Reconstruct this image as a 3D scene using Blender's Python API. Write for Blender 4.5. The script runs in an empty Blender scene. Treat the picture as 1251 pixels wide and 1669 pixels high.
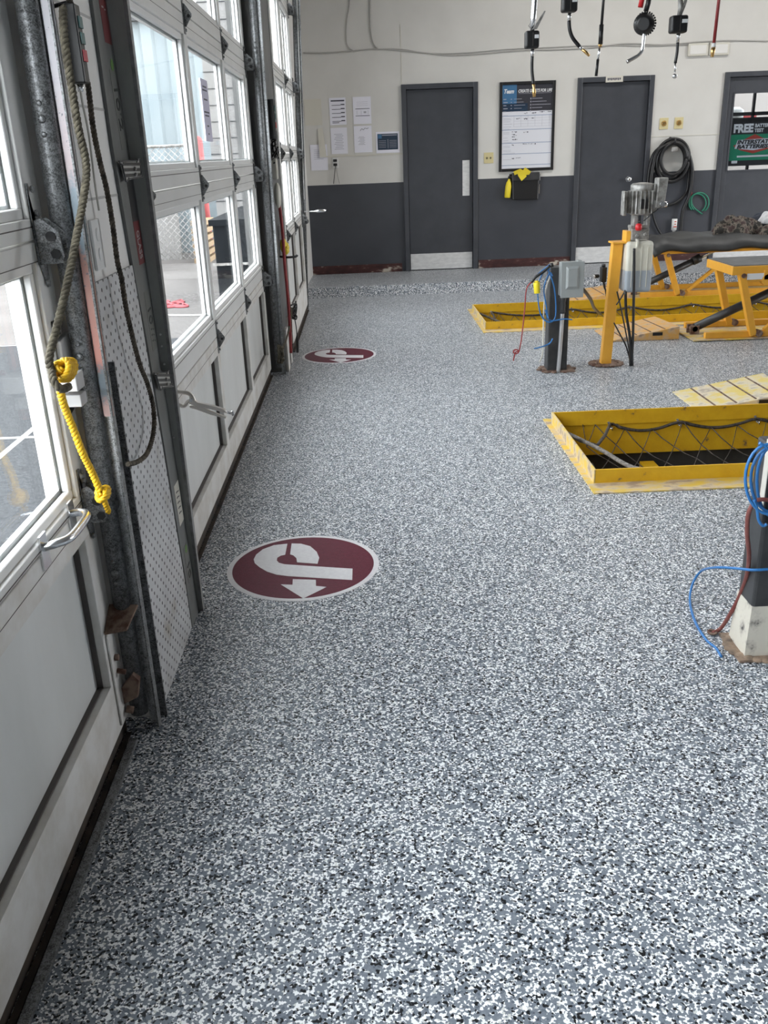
import bpy, math, random
from mathutils import Vector, Matrix
random.seed(7)
sc = bpy.context.scene
col = sc.collection
PI = math.pi

# ------------------------------------------------------------------ camera
F_PX, PITCH, ROLL, YAW, CAM_H = 1451.2, .3828, -.0391, .0092, 1.4379
def cam_axes():
    cy, sy = math.cos(YAW), math.sin(YAW)
    fw = Vector((sy, cy, 0)); rt = Vector((cy, -sy, 0)); up = Vector((0, 0, 1))
    f2 = fw*math.cos(PITCH) - up*math.sin(PITCH); u2 = up*math.cos(PITCH) + fw*math.sin(PITCH)
    return rt*math.cos(ROLL) + u2*math.sin(ROLL), -rt*math.sin(ROLL) + u2*math.cos(ROLL), f2
AX, AY, AZ = cam_axes()
cd = bpy.data.cameras.new('camera'); cam = bpy.data.objects.new('camera', cd); col.objects.link(cam)
cd.sensor_fit = 'VERTICAL'; cd.sensor_height = 36; cd.sensor_width = 27
cd.lens = F_PX*36/1669; cd.clip_start = .05; cd.clip_end = 300
m = Matrix.Identity(4)
for i, a in enumerate((AX, AY, -AZ)):
    for j in range(3): m[j][i] = a[j]
m[2][3] = CAM_H
cam.matrix_world = m; sc.camera = cam

# ------------------------------------------------------------------ world, lights, exposure
sc.view_settings.view_transform = 'Standard'; sc.view_settings.look = 'None'
sc.view_settings.gamma = 1; sc.view_settings.use_curve_mapping = False
sc.view_settings.exposure = 0.3
W_ = bpy.data.worlds.new('overcast_sky'); sc.world = W_; W_.use_nodes = True
bg = W_.node_tree.nodes['Background']; bg.inputs[0].default_value = (.97, .985, 1, 1); bg.inputs[1].default_value = 9.0
LAMP_W = 9
def area(name, loc, sx, sy, power, rot=(0, 0, 0), color=(1, 1, 1), portal=False):
    l = bpy.data.lights.new(name, 'AREA'); l.shape = 'RECTANGLE'; l.size = sx; l.size_y = sy
    l.energy = power; l.color = color
    if portal: l.cycles.is_portal = True
    o = bpy.data.objects.new(name, l); col.objects.link(o); o.location = loc; o.rotation_euler = rot
    return o
# daylight portals in the three bay openings on the left and the three on the right
for y0, y1 in ((-1.2, 2.06), (2.95, 6.25), (7.0, 9.1)):
    area('daylight_portal', (-.80, (y0+y1)/2, 1.7), 3.3, y1-y0, 1, (0, -PI/2, 0), portal=True)
for y0, y1 in ((5.6, 8.9),):
    area('daylight_portal', (9.05, (y0+y1)/2, 1.7), 3.3, y1-y0, 1, (0, PI/2, 0), portal=True)

# ------------------------------------------------------------------ helpers
def P(u, v, ax, val):
    """point of the place seen at image position u,v on the plane ax = val"""
    d = AX*((u-625.5)/F_PX) - AY*((v-834.5)/F_PX) + AZ
    o = Vector((0, 0, CAM_H)); i = 'xyz'.index(ax)
    return o + d*((val-o[i])/d[i])

WL = {}
def tag(o, label=None, cat=None, group=None, kind=None):
    if label: o['label'] = label
    if cat: o['category'] = cat
    if group: o['group'] = group
    if kind: o['kind'] = kind
    return o
def thing(name, loc, label=None, cat=None, group=None, kind=None):
    o = bpy.data.objects.new(name, None); col.objects.link(o); o.location = Vector(loc)
    o.empty_display_size = .05; WL[o.name] = Vector(loc)
    return tag(o, label, cat, group, kind)

def frames(pts):
    T = []
    n = len(pts)
    for i in range(n):
        a = pts[max(i-1, 0)]; b = pts[min(i+1, n-1)]
        t = (b-a)
        T.append(t.normalized() if t.length > 1e-9 else Vector((0, 0, 1)))
    u = T[0].orthogonal().normalized(); out = []
    for i in range(n):
        if i:
            u = u - T[i]*u.dot(T[i])
            u = u.normalized() if u.length > 1e-6 else T[i].orthogonal().normalized()
        out.append((T[i], u.copy(), T[i].cross(u)))
    return out
def spline(pts, k=6):
    p = [Vector(q) for q in pts]
    if len(p) < 3: return p
    out = []
    for i in range(len(p)-1):
        p0 = p[max(i-1, 0)]; p1 = p[i]; p2 = p[i+1]; p3 = p[min(i+2, len(p)-1)]
        for j in range(k):
            t = j/k
            out.append(.5*((2*p1)+(p2-p0)*t+(2*p0-5*p1+4*p2-p3)*t*t+(3*p1-p0-3*p2+p3)*t**3))
    out.append(p[-1]); return out

class MB:
    def __init__(s): s.v = []; s.f = []; s.sm = []; s.mi = []; s.cm = 0
    def add(s, vs, fs, sm=False):
        b = len(s.v); s.v += [Vector(q) for q in vs]
        for f in fs: s.f.append([b+i for i in f]); s.sm.append(sm); s.mi.append(s.cm)
        return s
    def box(s, x0, x1, y0, y1, z0, z1):
        x0, x1 = min(x0, x1), max(x0, x1); y0, y1 = min(y0, y1), max(y0, y1); z0, z1 = min(z0, z1), max(z0, z1)
        return s.add([(x, y, z) for z in (z0, z1) for y in (y0, y1) for x in (x0, x1)],
              [(0, 2, 3, 1), (4, 5, 7, 6), (0, 1, 5, 4), (2, 6, 7, 3), (0, 4, 6, 2), (1, 3, 7, 5)])
    def hexa(s, b, t):      # b, t: four corners each, same winding (ccw from above)
        return s.add(list(b)+list(t), [(3, 2, 1, 0), (4, 5, 6, 7), (0, 1, 5, 4), (1, 2, 6, 5), (2, 3, 7, 6), (3, 0, 4, 7)])
    def bar(s, p0, p1, w, h, up=(0, 0, 1)):
        p0, p1 = Vector(p0), Vector(p1); t = (p1-p0).normalized(); up = Vector(up)
        r = t.cross(up)
        r = r.normalized() if r.length > 1e-5 else t.orthogonal().normalized()
        u = r.cross(t); vs = []
        for p in (p0, p1):
            for a, b in ((-1, -1), (1, -1), (1, 1), (-1, 1)): vs.append(p+r*a*w/2+u*b*h/2)
        return s.add(vs, [(0, 1, 2, 3), (7, 6, 5, 4), (0, 4, 5, 1), (1, 5, 6, 2), (2, 6, 7, 3), (3, 7, 4, 0)])
    def tube(s, pts, r, n=8, smooth=True, closed=False):
        pts = [Vector(p) for p in pts]; fr = frames(pts); b = len(s.v); m_ = len(pts)
        rr = r if isinstance(r, (list, tuple)) else [r]*m_
        for p, (t, u, w), q in zip(pts, fr, rr):
            for k in range(n):
                a = 2*PI*k/n; s.v.append(p+(u*math.cos(a)+w*math.sin(a))*q)
        for i in range(m_-1):
            for k in range(n):
                k2 = (k+1) % n
                s.f.append([b+i*n+k, b+i*n+k2, b+(i+1)*n+k2, b+(i+1)*n+k]); s.sm.append(smooth); s.mi.append(s.cm)
        s.f.append([b+k for k in range(n)][::-1]); s.sm.append(False); s.mi.append(s.cm)
        s.f.append([b+(m_-1)*n+k for k in range(n)]); s.sm.append(False); s.mi.append(s.cm)
        return s
    def cyl(s, p0, p1, r0, r1=None, n=20): return s.tube([p0, p1], [r0, r0 if r1 is None else r1], n)
    def lathe(s, c, prof, axis=(0, 0, 1), n=24):
        a = Vector(axis).normalized(); c = Vector(c)
        u = a.orthogonal().normalized(); w = a.cross(u); b = len(s.v)
        for r, h in prof:
            for k in range(n):
                t = 2*PI*k/n; s.v.append(c+a*h+(u*math.cos(t)+w*math.sin(t))*max(r, 1e-5))
        for i in range(len(prof)-1):
            for k in range(n):
                k2 = (k+1) % n
                s.f.append([b+i*n+k, b+i*n+k2, b+(i+1)*n+k2, b+(i+1)*n+k]); s.sm.append(True); s.mi.append(s.cm)
        s.f.append([b+k for k in range(n)][::-1]); s.sm.append(False); s.mi.append(s.cm)
        s.f.append([b+(len(prof)-1)*n+k for k in range(n)]); s.sm.append(False); s.mi.append(s.cm)
        return s
    def ball(s, c, r, sq=(1, 1, 1), n=14, m_=8):
        c = Vector(c); vs = []; fs = []
        for i in range(m_+1):
            th = PI*i/m_
            for k in range(n):
                a = 2*PI*k/n
                vs.append(c+Vector((r*sq[0]*math.sin(th)*math.cos(a), r*sq[1]*math.sin(th)*math.sin(a), r*sq[2]*math.cos(th))))
        for i in range(m_):
            for k in range(n):
                k2 = (k+1) % n; fs.append((i*n+k, (i+1)*n+k, (i+1)*n+k2, i*n+k2))
        return s.add(vs, fs, True)
    def prism(s, poly, d):  # poly: 3-D outline, d: thickness vector
        d = Vector(d); poly = [Vector(p) for p in poly]; n = len(poly)
        return s.add(poly+[p+d for p in poly],
              [list(range(n))[::-1], [n+i for i in range(n)]]+[(i, (i+1) % n, n+(i+1) % n, n+i) for i in range(n)])
    def rope(s, pts, r, pitch=.035, k=5):
        pts = spline(pts, k)
        # resample evenly
        L = [0]
        for a, b in zip(pts, pts[1:]): L.append(L[-1]+(b-a).length)
        step = pitch/8; n = max(4, int(L[-1]/step)); q = []; j = 0
        for i in range(n+1):
            t = L[-1]*i/n
            while j < len(L)-2 and L[j+1] < t: j += 1
            q.append(pts[j].lerp(pts[j+1], (t-L[j])/max(L[j+1]-L[j], 1e-9)))
        fr = frames(q)
        for st in range(3):
            c = []
            for i, (p, (t, u, w)) in enumerate(zip(q, fr)):
                a = 2*PI*(i*step/pitch+st/3); c.append(p+(u*math.cos(a)+w*math.sin(a))*r*.5)
            s.tube(c, r*.56, 6)
        return s
    def build(s, name, mat, parent=None, bevel=0, seg=2, label=None, cat=None, group=None, kind=None, sub=0, solid=0, normals=True):
        if parent is not None: off = WL[parent.name]
        else:
            xs = [p.x for p in s.v]; ys = [p.y for p in s.v]; zs = [p.z for p in s.v]
            off = Vector(((min(xs)+max(xs))/2, (min(ys)+max(ys))/2, min(zs)))
        me = bpy.data.meshes.new(name); me.from_pydata([p-off for p in s.v], [], s.f)
        me.polygons.foreach_set('use_smooth', s.sm); me.polygons.foreach_set('material_index', s.mi)
        if normals:
            import bmesh
            bm = bmesh.new(); bm.from_mesh(me); bmesh.ops.recalc_face_normals(bm, faces=bm.faces); bm.to_mesh(me); bm.free()
        for mm in (mat if isinstance(mat, (list, tuple)) else [mat]): me.materials.append(mm)
        me.update()
        o = bpy.data.objects.new(name, me); col.objects.link(o)
        if parent is None: o.location = off
        else: o.parent = parent
        WL[o.name] = off
        if sub:
            k = o.modifiers.new('sub', 'SUBSURF'); k.levels = sub; k.render_levels = sub
        if solid:
            k = o.modifiers.new('solid', 'SOLIDIFY'); k.thickness = solid; k.offset = 0
        if bevel:
            k = o.modifiers.new('bev', 'BEVEL'); k.width = bevel; k.segments = seg; k.limit_method = 'ANGLE'; k.angle_limit = .6
        return tag(o, label, cat, group, kind)

def text(name, s, size, origin, xd, yd, mat, parent, bold=0.0, ex=.0006, shear=0, align='LEFT', width=None):
    """lettering as a mesh part lying in the plane xd,yd"""
    c = bpy.data.curves.new('t', 'FONT'); c.body = s; c.size = size; c.extrude = ex; c.offset = bold; c.shear = shear; c.align_x = align
    c.resolution_u = 3
    o = bpy.data.objects.new('t', c); col.objects.link(o)
    dg = bpy.context.evaluated_depsgraph_get(); dg.update()
    me = bpy.data.meshes.new_from_object(o.evaluated_get(dg)); bpy.data.objects.remove(o)
    xd = Vector(xd).normalized(); yd = Vector(yd).normalized(); zd = xd.cross(yd); origin = Vector(origin)
    xs = [v.co.x for v in me.vertices]
    k = 1 if not width or not xs else width/(max(xs)-min(xs))
    b = MB(); b.v = [origin+xd*v.co.x*k+yd*v.co.y+zd*v.co.z for v in me.vertices]
    for p in me.polygons: b.f.append(list(p.vertices)); b.sm.append(False); b.mi.append(0)
    bpy.data.meshes.remove(me)
    return b.build(name, mat, parent, normals=False)

# ------------------------------------------------------------------ materials
def base(name, color=(.8, .8, .8), rough=.5, metal=0, coat=0):
    mt = bpy.data.materials.new(name); mt.use_nodes = True; nt = mt.node_tree; b = nt.nodes['Principled BSDF']
    b.inputs['Base Color'].default_value = (*color, 1); b.inputs['Roughness'].default_value = rough
    b.inputs['Metallic'].default_value = metal; b.inputs['Coat Weight'].default_value = coat
    return mt, nt, b
def N(nt, t, **k):
    n = nt.nodes.new(t)
    for a, v in k.items():
        if a in n.inputs: n.inputs[a].default_value = v
        else: setattr(n, a, v)
    return n
def ramp(nt, stops, interp='LINEAR'):
    r = nt.nodes.new('ShaderNodeValToRGB'); r.color_ramp.interpolation = interp
    e = r.color_ramp.elements
    while len(e) < len(stops): e.new(.5)
    for el, (p, c) in zip(e, stops): el.position = p; el.color = (*c, 1) if len(c) == 3 else c
    return r
def coords(nt, scale=(1, 1, 1)):
    t = nt.nodes.new('ShaderNodeTexCoord'); mp = nt.nodes.new('ShaderNodeMapping'); mp.inputs['Scale'].default_value = scale
    nt.links.new(t.outputs['Object'], mp.inputs['Vector']); return mp.outputs[0]
def var(name, c1, c2, scale=8, rough=.5, metal=0, lo=.35, hi=.65, bump=0, bscale=None, stretch=(1, 1, 1), detail=6, coat=0, c3=None, r2=None):
    """two (or three) colours mottled by noise: dirt, wear, grain"""
    mt, nt, b = base(name, c1, rough, metal, coat); v = coords(nt, stretch)
    n = N(nt, 'ShaderNodeTexNoise', Scale=scale, Detail=detail, Roughness=.6); nt.links.new(v, n.inputs['Vector'])
    st = [(lo, c1), (hi, c2)] + ([(min(hi+.08, 1), c3)] if c3 else [])
    r = ramp(nt, st); nt.links.new(n.outputs[0], r.inputs[0]); nt.links.new(r.outputs[0], b.inputs['Base Color'])
    if r2 is not None:
        rr = N(nt, 'ShaderNodeMapRange'); rr.inputs['To Min'].default_value = rough; rr.inputs['To Max'].default_value = r2
        nt.links.new(n.outputs[0], rr.inputs[0]); nt.links.new(rr.outputs[0], b.inputs['Roughness'])
    if bump:
        n2 = N(nt, 'ShaderNodeTexNoise', Scale=bscale or scale*3, Detail=4); nt.links.new(v, n2.inputs['Vector'])
        bp = N(nt, 'ShaderNodeBump', Strength=bump, Distance=.004); nt.links.new(n2.outputs[0], bp.inputs['Height']); nt.links.new(bp.outputs[0], b.inputs['Normal'])
    return mt
def plain(name, c, rough=.5, metal=0, coat=0): return base(name, c, rough, metal, coat)[0]

def flake_floor():
    mt, nt, b = base('flake_epoxy', (.3, .33, .37), .38); v = coords(nt)
    # irregular chips: a warped cell pattern, each cell one flake colour
    w = N(nt, 'ShaderNodeTexNoise', Scale=260, Detail=2); nt.links.new(v, w.inputs['Vector'])
    mx = N(nt, 'ShaderNodeVectorMath', operation='MULTIPLY_ADD'); mx.inputs[1].default_value = (.0045,)*3
    nt.links.new(w.outputs['Color'], mx.inputs[0]); nt.links.new(v, mx.inputs[2])
    def layer(scale, off):
        o_ = N(nt, 'ShaderNodeVectorMath', operation='ADD'); o_.inputs[1].default_value = off; nt.links.new(mx.outputs[0], o_.inputs[0])
        vo = N(nt, 'ShaderNodeTexVoronoi', Scale=scale); nt.links.new(o_.outputs[0], vo.inputs['Vector'])
        sp = N(nt, 'ShaderNodeSeparateColor'); nt.links.new(vo.outputs['Color'], sp.inputs[0]); return sp
    sp = layer(215, (0, 0, 0)); s2 = layer(190, (3.1, 1.7, .4))
    G = (.185, .21, .245); W = (.88, .89, .90); K = (.006, .007, .009)
    r = ramp(nt, [(0, (.12, .14, .175)), (.10, G), (.40, (.215, .24, .275)), (.52, G), (.66, W), (.9, (.62, .62, .60)), (.94, W)], 'CONSTANT')
    nt.links.new(sp.outputs[0], r.inputs[0])
    kk = N(nt, 'ShaderNodeMath', operation='LESS_THAN'); kk.inputs[1].default_value = .14; nt.links.new(s2.outputs[0], kk.inputs[0])
    xk = N(nt, 'ShaderNodeMix', data_type='RGBA'); nt.links.new(kk.outputs[0], xk.inputs[0]); nt.links.new(r.outputs[0], xk.inputs[6]); xk.inputs[7].default_value = (*K, 1)
    nt.links.new(xk.outputs[2], b.inputs['Base Color'])
    n = N(nt, 'ShaderNodeTexNoise', Scale=40, Detail=4); nt.links.new(v, n.inputs['Vector'])
    ad = N(nt, 'ShaderNodeMath', operation='ADD'); nt.links.new(n.outputs[0], ad.inputs[0]); nt.links.new(sp.outputs[1], ad.inputs[1])
    bp = N(nt, 'ShaderNodeBump', Strength=.22, Distance=.002); nt.links.new(ad.outputs[0], bp.inputs['Height']); nt.links.new(bp.outputs[0], b.inputs['Normal'])
    b.inputs['Specular IOR Level'].default_value = .28
    return mt
def two_tone():     # painted wall: charcoal up to a line at 1.11 m, off-white above
    mt, nt, b = base('two_tone_wall_paint', (.8, .8, .8), .42); t = N(nt, 'ShaderNodeNewGeometry'); s_ = N(nt, 'ShaderNodeSeparateXYZ')
    nt.links.new(t.outputs['Position'], s_.inputs[0])
    g = N(nt, 'ShaderNodeMath', operation='GREATER_THAN'); g.inputs[1].default_value = 1.108; nt.links.new(s_.outputs[2], g.inputs[0])
    n = N(nt, 'ShaderNodeTexNoise', Scale=3, Detail=6); nt.links.new(t.outputs['Position'], n.inputs['Vector'])
    lo = ramp(nt, [(.3, (.047, .051, .062)), (.7, (.060, .064, .076))]); hi = ramp(nt, [(.3, (.60, .59, .56)), (.7, (.65, .64, .61))])
    nt.links.new(n.outputs[0], lo.inputs[0]); nt.links.new(n.outputs[0], hi.inputs[0])
    x = N(nt, 'ShaderNodeMix', data_type='RGBA'); nt.links.new(g.outputs[0], x.inputs[0]); nt.links.new(lo.outputs[0], x.inputs[6]); nt.links.new(hi.outputs[0], x.inputs[7])
    nt.links.new(x.outputs[2], b.inputs['Base Color']); return mt
def glass(name, tint=(.96, .98, .99), rough=.02):
    mt = bpy.data.materials.new(name); mt.use_nodes = True; nt = mt.node_tree; nt.nodes.clear()
    o = N(nt, 'ShaderNodeOutputMaterial'); t = N(nt, 'ShaderNodeBsdfTransparent', Color=(*tint, 1)); g = N(nt, 'ShaderNodeBsdfGlossy', Roughness=rough)
    lw = N(nt, 'ShaderNodeLayerWeight', Blend=.5); x = N(nt, 'ShaderNodeMixShader')
    pw = N(nt, 'ShaderNodeMath', operation='POWER'); pw.inputs[1].default_value = 5; f = N(nt, 'ShaderNodeMath', operation='MULTIPLY_ADD'); f.inputs[1].default_value = .45; f.inputs[2].default_value = .03
    nt.links.new(lw.outputs['Facing'], pw.inputs[0]); nt.links.new(pw.outputs[0], f.inputs[0])
    nt.links.new(f.outputs[0], x.inputs[0]); nt.links.new(t.outputs[0], x.inputs[1]); nt.links.new(g.outputs[0], x.inputs[2]); nt.links.new(x.outputs[0], o.inputs[0])
    return mt
def peg_mat():      # white sheet steel punched with staggered holes
    mt, nt, b = base('perforated_sheet', (.6, .6, .6), .45); t = N(nt, 'ShaderNodeNewGeometry'); s_ = N(nt, 'ShaderNodeSeparateXYZ'); nt.links.new(t.outputs['Position'], s_.inputs[0])
    def math_(op, a, c=None):
        q = N(nt, 'ShaderNodeMath', operation=op)
        for i, w in enumerate((a, c)):
            if w is None: continue
            if isinstance(w, (int, float)): q.inputs[i].default_value = w
            else: nt.links.new(w, q.inputs[i])
        return q.outputs[0]
    D = .0215
    a = math_('DIVIDE', s_.outputs[1], D); c = math_('DIVIDE', s_.outputs[2], D)
    p, q = math_('ADD', a, c), math_('SUBTRACT', a, c)
    fp = math_('SUBTRACT', math_('FRACT', math_('MULTIPLY', p, .5)), .5); fq = math_('SUBTRACT', math_('FRACT', math_('MULTIPLY', q, .5)), .5)
    d = math_('SQRT', math_('ADD', math_('MULTIPLY', fp, fp), math_('MULTIPLY', fq, fq)))
    hole = math_('LESS_THAN', d, .165)
    n = N(nt, 'ShaderNodeTexNoise', Scale=7, Detail=6); nt.links.new(t.outputs['Position'], n.inputs['Vector'])
    r = ramp(nt, [(.3, (.62, .63, .64)), (.6, (.50, .50, .51)), (.75, (.36, .33, .29))]); nt.links.new(n.outputs[0], r.inputs[0])
    x = N(nt, 'ShaderNodeMix', data_type='RGBA'); nt.links.new(hole, x.inputs[0]); nt.links.new(r.outputs[0], x.inputs[6]); x.inputs[7].default_value = (.012, .012, .013, 1)
    nt.links.new(x.outputs[2], b.inputs['Base Color'])
    bp = N(nt, 'ShaderNodeBump', Strength=.6, Distance=.002); bp.invert = True; nt.links.new(hole, bp.inputs['Height']); nt.links.new(bp.outputs[0], b.inputs['Normal'])
    return mt
def galvanised(name, dark=.25, light=.5, rough=.38):
    mt, nt, b = base(name, (.4, .42, .44), rough, .45); v = coords(nt)
    vo = N(nt, 'ShaderNodeTexVoronoi', Scale=420); nt.links.new(v, vo.inputs['Vector']); s_ = N(nt, 'ShaderNodeSeparateColor'); nt.links.new(vo.outputs['Color'], s_.inputs[0])
    n = N(nt, 'ShaderNodeTexNoise', Scale=60, Detail=8, Roughness=.75); nt.links.new(v, n.inputs['Vector'])
    a = N(nt, 'ShaderNodeMath', operation='MULTIPLY_ADD'); a.inputs[1].default_value = .3; nt.links.new(s_.outputs[0], a.inputs[0]); nt.links.new(n.outputs[0], a.inputs[2])
    r = ramp(nt, [(.4, (dark*.35,)*3), (.55, (dark, dark*1.03, dark*1.04)), (.8, (light, light*1.03, light*1.06))]); nt.links.new(a.outputs[0], r.inputs[0]); nt.links.new(r.outputs[0], b.inputs['Base Color'])
    return mt

M = {}
M['floor'] = flake_floor(); M['wall'] = two_tone()
M['white'] = var('off_white_wall_paint', (.70, .69, .66), (.76, .75, .73), 3, .5)
M['block'] = var('white_block_paint', (.80, .79, .77), (.84, .83, .81), 5, .45, bump=.2, bscale=60)
M['ceiling'] = plain('grey_ceiling_deck', (.20, .20, .195), .8); M['dullwall'] = plain('dull_grey_block_paint', (.32, .32, .32), .7)
M['char'] = var('charcoal_door_paint', (.046, .05, .060), (.058, .062, .073), 4, .4)
M['trim'] = var('charcoal_frame_paint', (.050, .054, .064), (.065, .069, .08), 5, .35)
M['door'] = var('white_door_enamel', (.76, .76, .745), (.70, .70, .68), 4, .38, lo=.4, hi=.75, c3=(.50, .47, .42))
M['panel'] = var('pale_grey_door_panel', (.72, .73, .72), (.64, .65, .635), 2.2, .42, lo=.35, hi=.7, stretch=(1, 2, .6))
M['dirty'] = var('grimy_white_enamel', (.74, .73, .71), (.58, .55, .50), 9, .5, lo=.4, hi=.7, c3=(.2, .14, .09))
M['groove_dark'] = plain('dark_brown_groove_line', (.085, .075, .07), .6)  # shade of door panel recesses put into the colour; also a meter seam
M['seal'] = var('dusty_black_rubber', (.018, .017, .016), (.07, .05, .035), 14, .7)
M['glass'] = glass('window_glass'); M['door_glass'] = glass('office_door_glass', (.8, .82, .84), .01)
M['galv'] = galvanised('galvanised_steel', .12, .30, .45); M['galvd'] = galvanised('grimy_galvanised_steel', .10, .26, .5)
M['galvl'] = galvanised('bright_galvanised_steel', .34, .62, .45)
M['jamb'] = var('grimy_painted_jamb_steel', (.10, .105, .105), (.17, .175, .17), 7, .45, bump=.2, c3=(.06, .055, .05), lo=.3, hi=.7)
M['jamb2'] = var('grimy_olive_grey_steel', (.27, .275, .26), (.42, .42, .40), 9, .5, bump=.2, c3=(.17, .14, .11), lo=.3, hi=.72, stretch=(1, 1, .35)); M['jamb3'] = var('speckled_worn_steel_edge', (.16, .16, .155), (.30, .30, .30), 45, .5, lo=.3, hi=.7)
M['salmon'] = var('salmon_and_blue_weathered_paint', (.26, .30, .34), (.62, .36, .31), 5, .6, lo=.44, hi=.52, stretch=(1, 1, .6), bump=.3, bscale=90)
M['peg'] = peg_mat()
M['steel'] = var('scuffed_stainless', (.60, .60, .60), (.74, .74, .735), 12, .45, .1, stretch=(1, 1, 3))
M['chrome'] = plain('bright_zinc', (.75, .76, .78), .22, .95)
M['nickel'] = plain('plier_nickel', (.80, .76, .71), .3, .7)
M['yellow'] = var('worn_safety_yellow', (.80, .48, .02), (.72, .40, .015), 14, .45, lo=.35, hi=.66, c3=(.20, .12, .06), bump=.3, bscale=80)
M['yellow_edge'] = var('scraped_yellow_flange', (.72, .50, .08), (.62, .50, .34), 16, .55, lo=.42, hi=.55, c3=(.40, .30, .22), stretch=(.5, 1, 1), bump=.3)
M['orange'] = var('lift_orange_yellow_enamel', (.80, .40, .045), (.74, .35, .04), 12, .42, lo=.4, hi=.72, c3=(.35, .16, .05), bump=.1)
M['ramp'] = var('worn_orange_ramp_plate', (.70, .38, .10), (.60, .42, .26), 13, .55, lo=.42, hi=.58, c3=(.34, .24, .17), bump=.3)
M['ramp2'] = var('worn_yellow_ramp_plate', (.74, .58, .16), (.70, .62, .48), 9, .55, lo=.42, hi=.56, c3=(.45, .38, .30), bump=.3)
M['rust'] = var('rusty_steel', (.10, .045, .03), (.24, .17, .13), 30, .8, lo=.4, hi=.6)
M['wornred'] = var('chipped_oxblood_baseboard', (.032, .009, .009), (.07, .022, .02), 11, .5, lo=.4, hi=.56, c3=(.48, .43, .36), stretch=(.4, 1, 1))
M['black'] = plain('black_plastic', (.012, .012, .013), .4); M['blackm'] = var('black_powder_coat', (.025, .026, .028), (.05, .05, .052), 9, .42)
M['hose'] = plain('black_hose_rubber', (.010, .010, .011), .38)
M['net'] = var('black_net_cord', (.02, .018, .017), (.10, .08, .065), 60, .8)
M['ropeg'] = var('grimy_green_rope', (.045, .038, .026), (.13, .115, .08), 70, .9)
M['roped'] = var('dark_grimy_rope', (.035, .030, .024), (.15, .125, .095), 50, .9)
M['ropey'] = var('yellow_nylon_rope', (.85, .52, .01), (.72, .40, .01), 60, .55)
M['red'] = plain('red_plastic', (.55, .015, .02), .4); M['redh'] = var('dull_red_hose', (.30, .03, .03), (.22, .02, .025), 20, .5)
M['maroon'] = var('maroon_floor_decal', (.10, .006, .022), (.125, .010, .030), 60, .42, bump=.35, bscale=330)
M['decal'] = var('white_floor_decal', (.72, .70, .72), (.78, .77, .78), 60, .36, bump=.35, bscale=330)
for k_ in ('maroon', 'decal'): M[k_].node_tree.nodes['Principled BSDF'].inputs['Specular IOR Level'].default_value = .22
M['plategrey'] = var('grey_white_plate', (.42, .42, .42), (.50, .50, .50), 8, .45)
M['paper'] = plain('paper', (.78, .78, .86), .6); M['ink'] = plain('dark_print', (.07, .07, .10), .6); M['inkl'] = plain('pale_grey_print', (.38, .38, .43), .6)
M['lilac'] = plain('lilac_notice_paper', (.62, .60, .74), .7)
M['navy'] = plain('navy_poster_print', (.022, .042, .075), .3); M['sky'] = plain('blue_poster_print', (.06, .16, .30), .3); M['charcoal'] = plain('charcoal_poster_print', (.045, .045, .055), .3)
M['wb'] = plain('white_board_print', (.72, .73, .78), .25); M['bluel'] = plain('steel_blue_print', (.22, .28, .42), .4)
M['almond'] = plain('almond_plastic', (.62, .54, .30), .4); M['ivory'] = plain('ivory_plastic', (.62, .60, .53), .4); M['whitep'] = plain('white_plastic', (.78, .78, .77), .4)
M['brass'] = plain('brass', (.78, .50, .20), .28, .95)
M['boxg'] = var('grey_electrical_enamel', (.27, .29, .29), (.31, .33, .33), 6, .4); M['conduit'] = plain('bare_conduit', (.55, .55, .56), .35, .7)
M['blue'] = plain('blue_air_tube', (.03, .17, .44), .4); M['green'] = plain('green_tube', (.025, .21, .13), .4); M['cordw'] = plain('white_cord', (.6, .58, .52), .5)
M['yplug'] = plain('yellow_plug', (.85, .68, .03), .4); M['alu'] = var('cast_aluminium', (.46, .455, .44), (.20, .19, .175), 22, .5, .5, bump=.3)
M['tank'] = var('milky_plastic_tank', (.66, .64, .56), (.60, .58, .50), 5, .4); M['oil'] = plain('fluid_shade_in_tank', (.36, .40, .45), .4)
M['cover'] = var('grey_rubber_cover', (.020, .021, .022), (.036, .037, .038), 8, .5, bump=.3, bscale=12)
M['deck'] = var('dusty_grey_deck', (.09, .095, .10), (.15, .155, .16), 10, .55)
M['camo'] = var('camouflage_cloth', (.022, .020, .017), (.16, .135, .11), 14, .9, lo=.46, hi=.52, c3=(.05, .03, .028), detail=3); M['cloth'] = var('dark_navy_cloth', (.03, .035, .05), (.055, .06, .075), 20, .9)
M['towel'] = var('white_rag', (.6, .6, .62), (.72, .72, .73), 12, .9)
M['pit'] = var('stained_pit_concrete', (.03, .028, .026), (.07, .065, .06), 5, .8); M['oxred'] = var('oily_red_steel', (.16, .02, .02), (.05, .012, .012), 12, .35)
M['conc'] = var('yard_concrete', (.105, .098, .094), (.13, .122, .117), 1.2, .8); M['asph'] = var('grey_sidewalk_aggregate', (.032, .034, .037), (.062, .064, .067), 60, .85)
M['corr'] = var('pale_blue_corrugated_steel', (.19, .225, .24), (.22, .25, .26), 1.5, .5); M['cmu'] = var('block_wall', (.20, .195, .19), (.235, .23, .225), 2, .7)
M['dump'] = var('dark_grey_dumpster_steel', (.008, .010, .012), (.014, .016, .018), 3, .5); M['teal'] = plain('teal_button', (.05, .14, .14), .4); M['cer'] = plain('red_button', (.5, .03, .05), .4)
for k_ in ('conc', 'asph', 'corr', 'cmu', 'dump'): M[k_].node_tree.nodes['Principled BSDF'].inputs['Specular IOR Level'].default_value = .05
M['lamp'] = None
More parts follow.
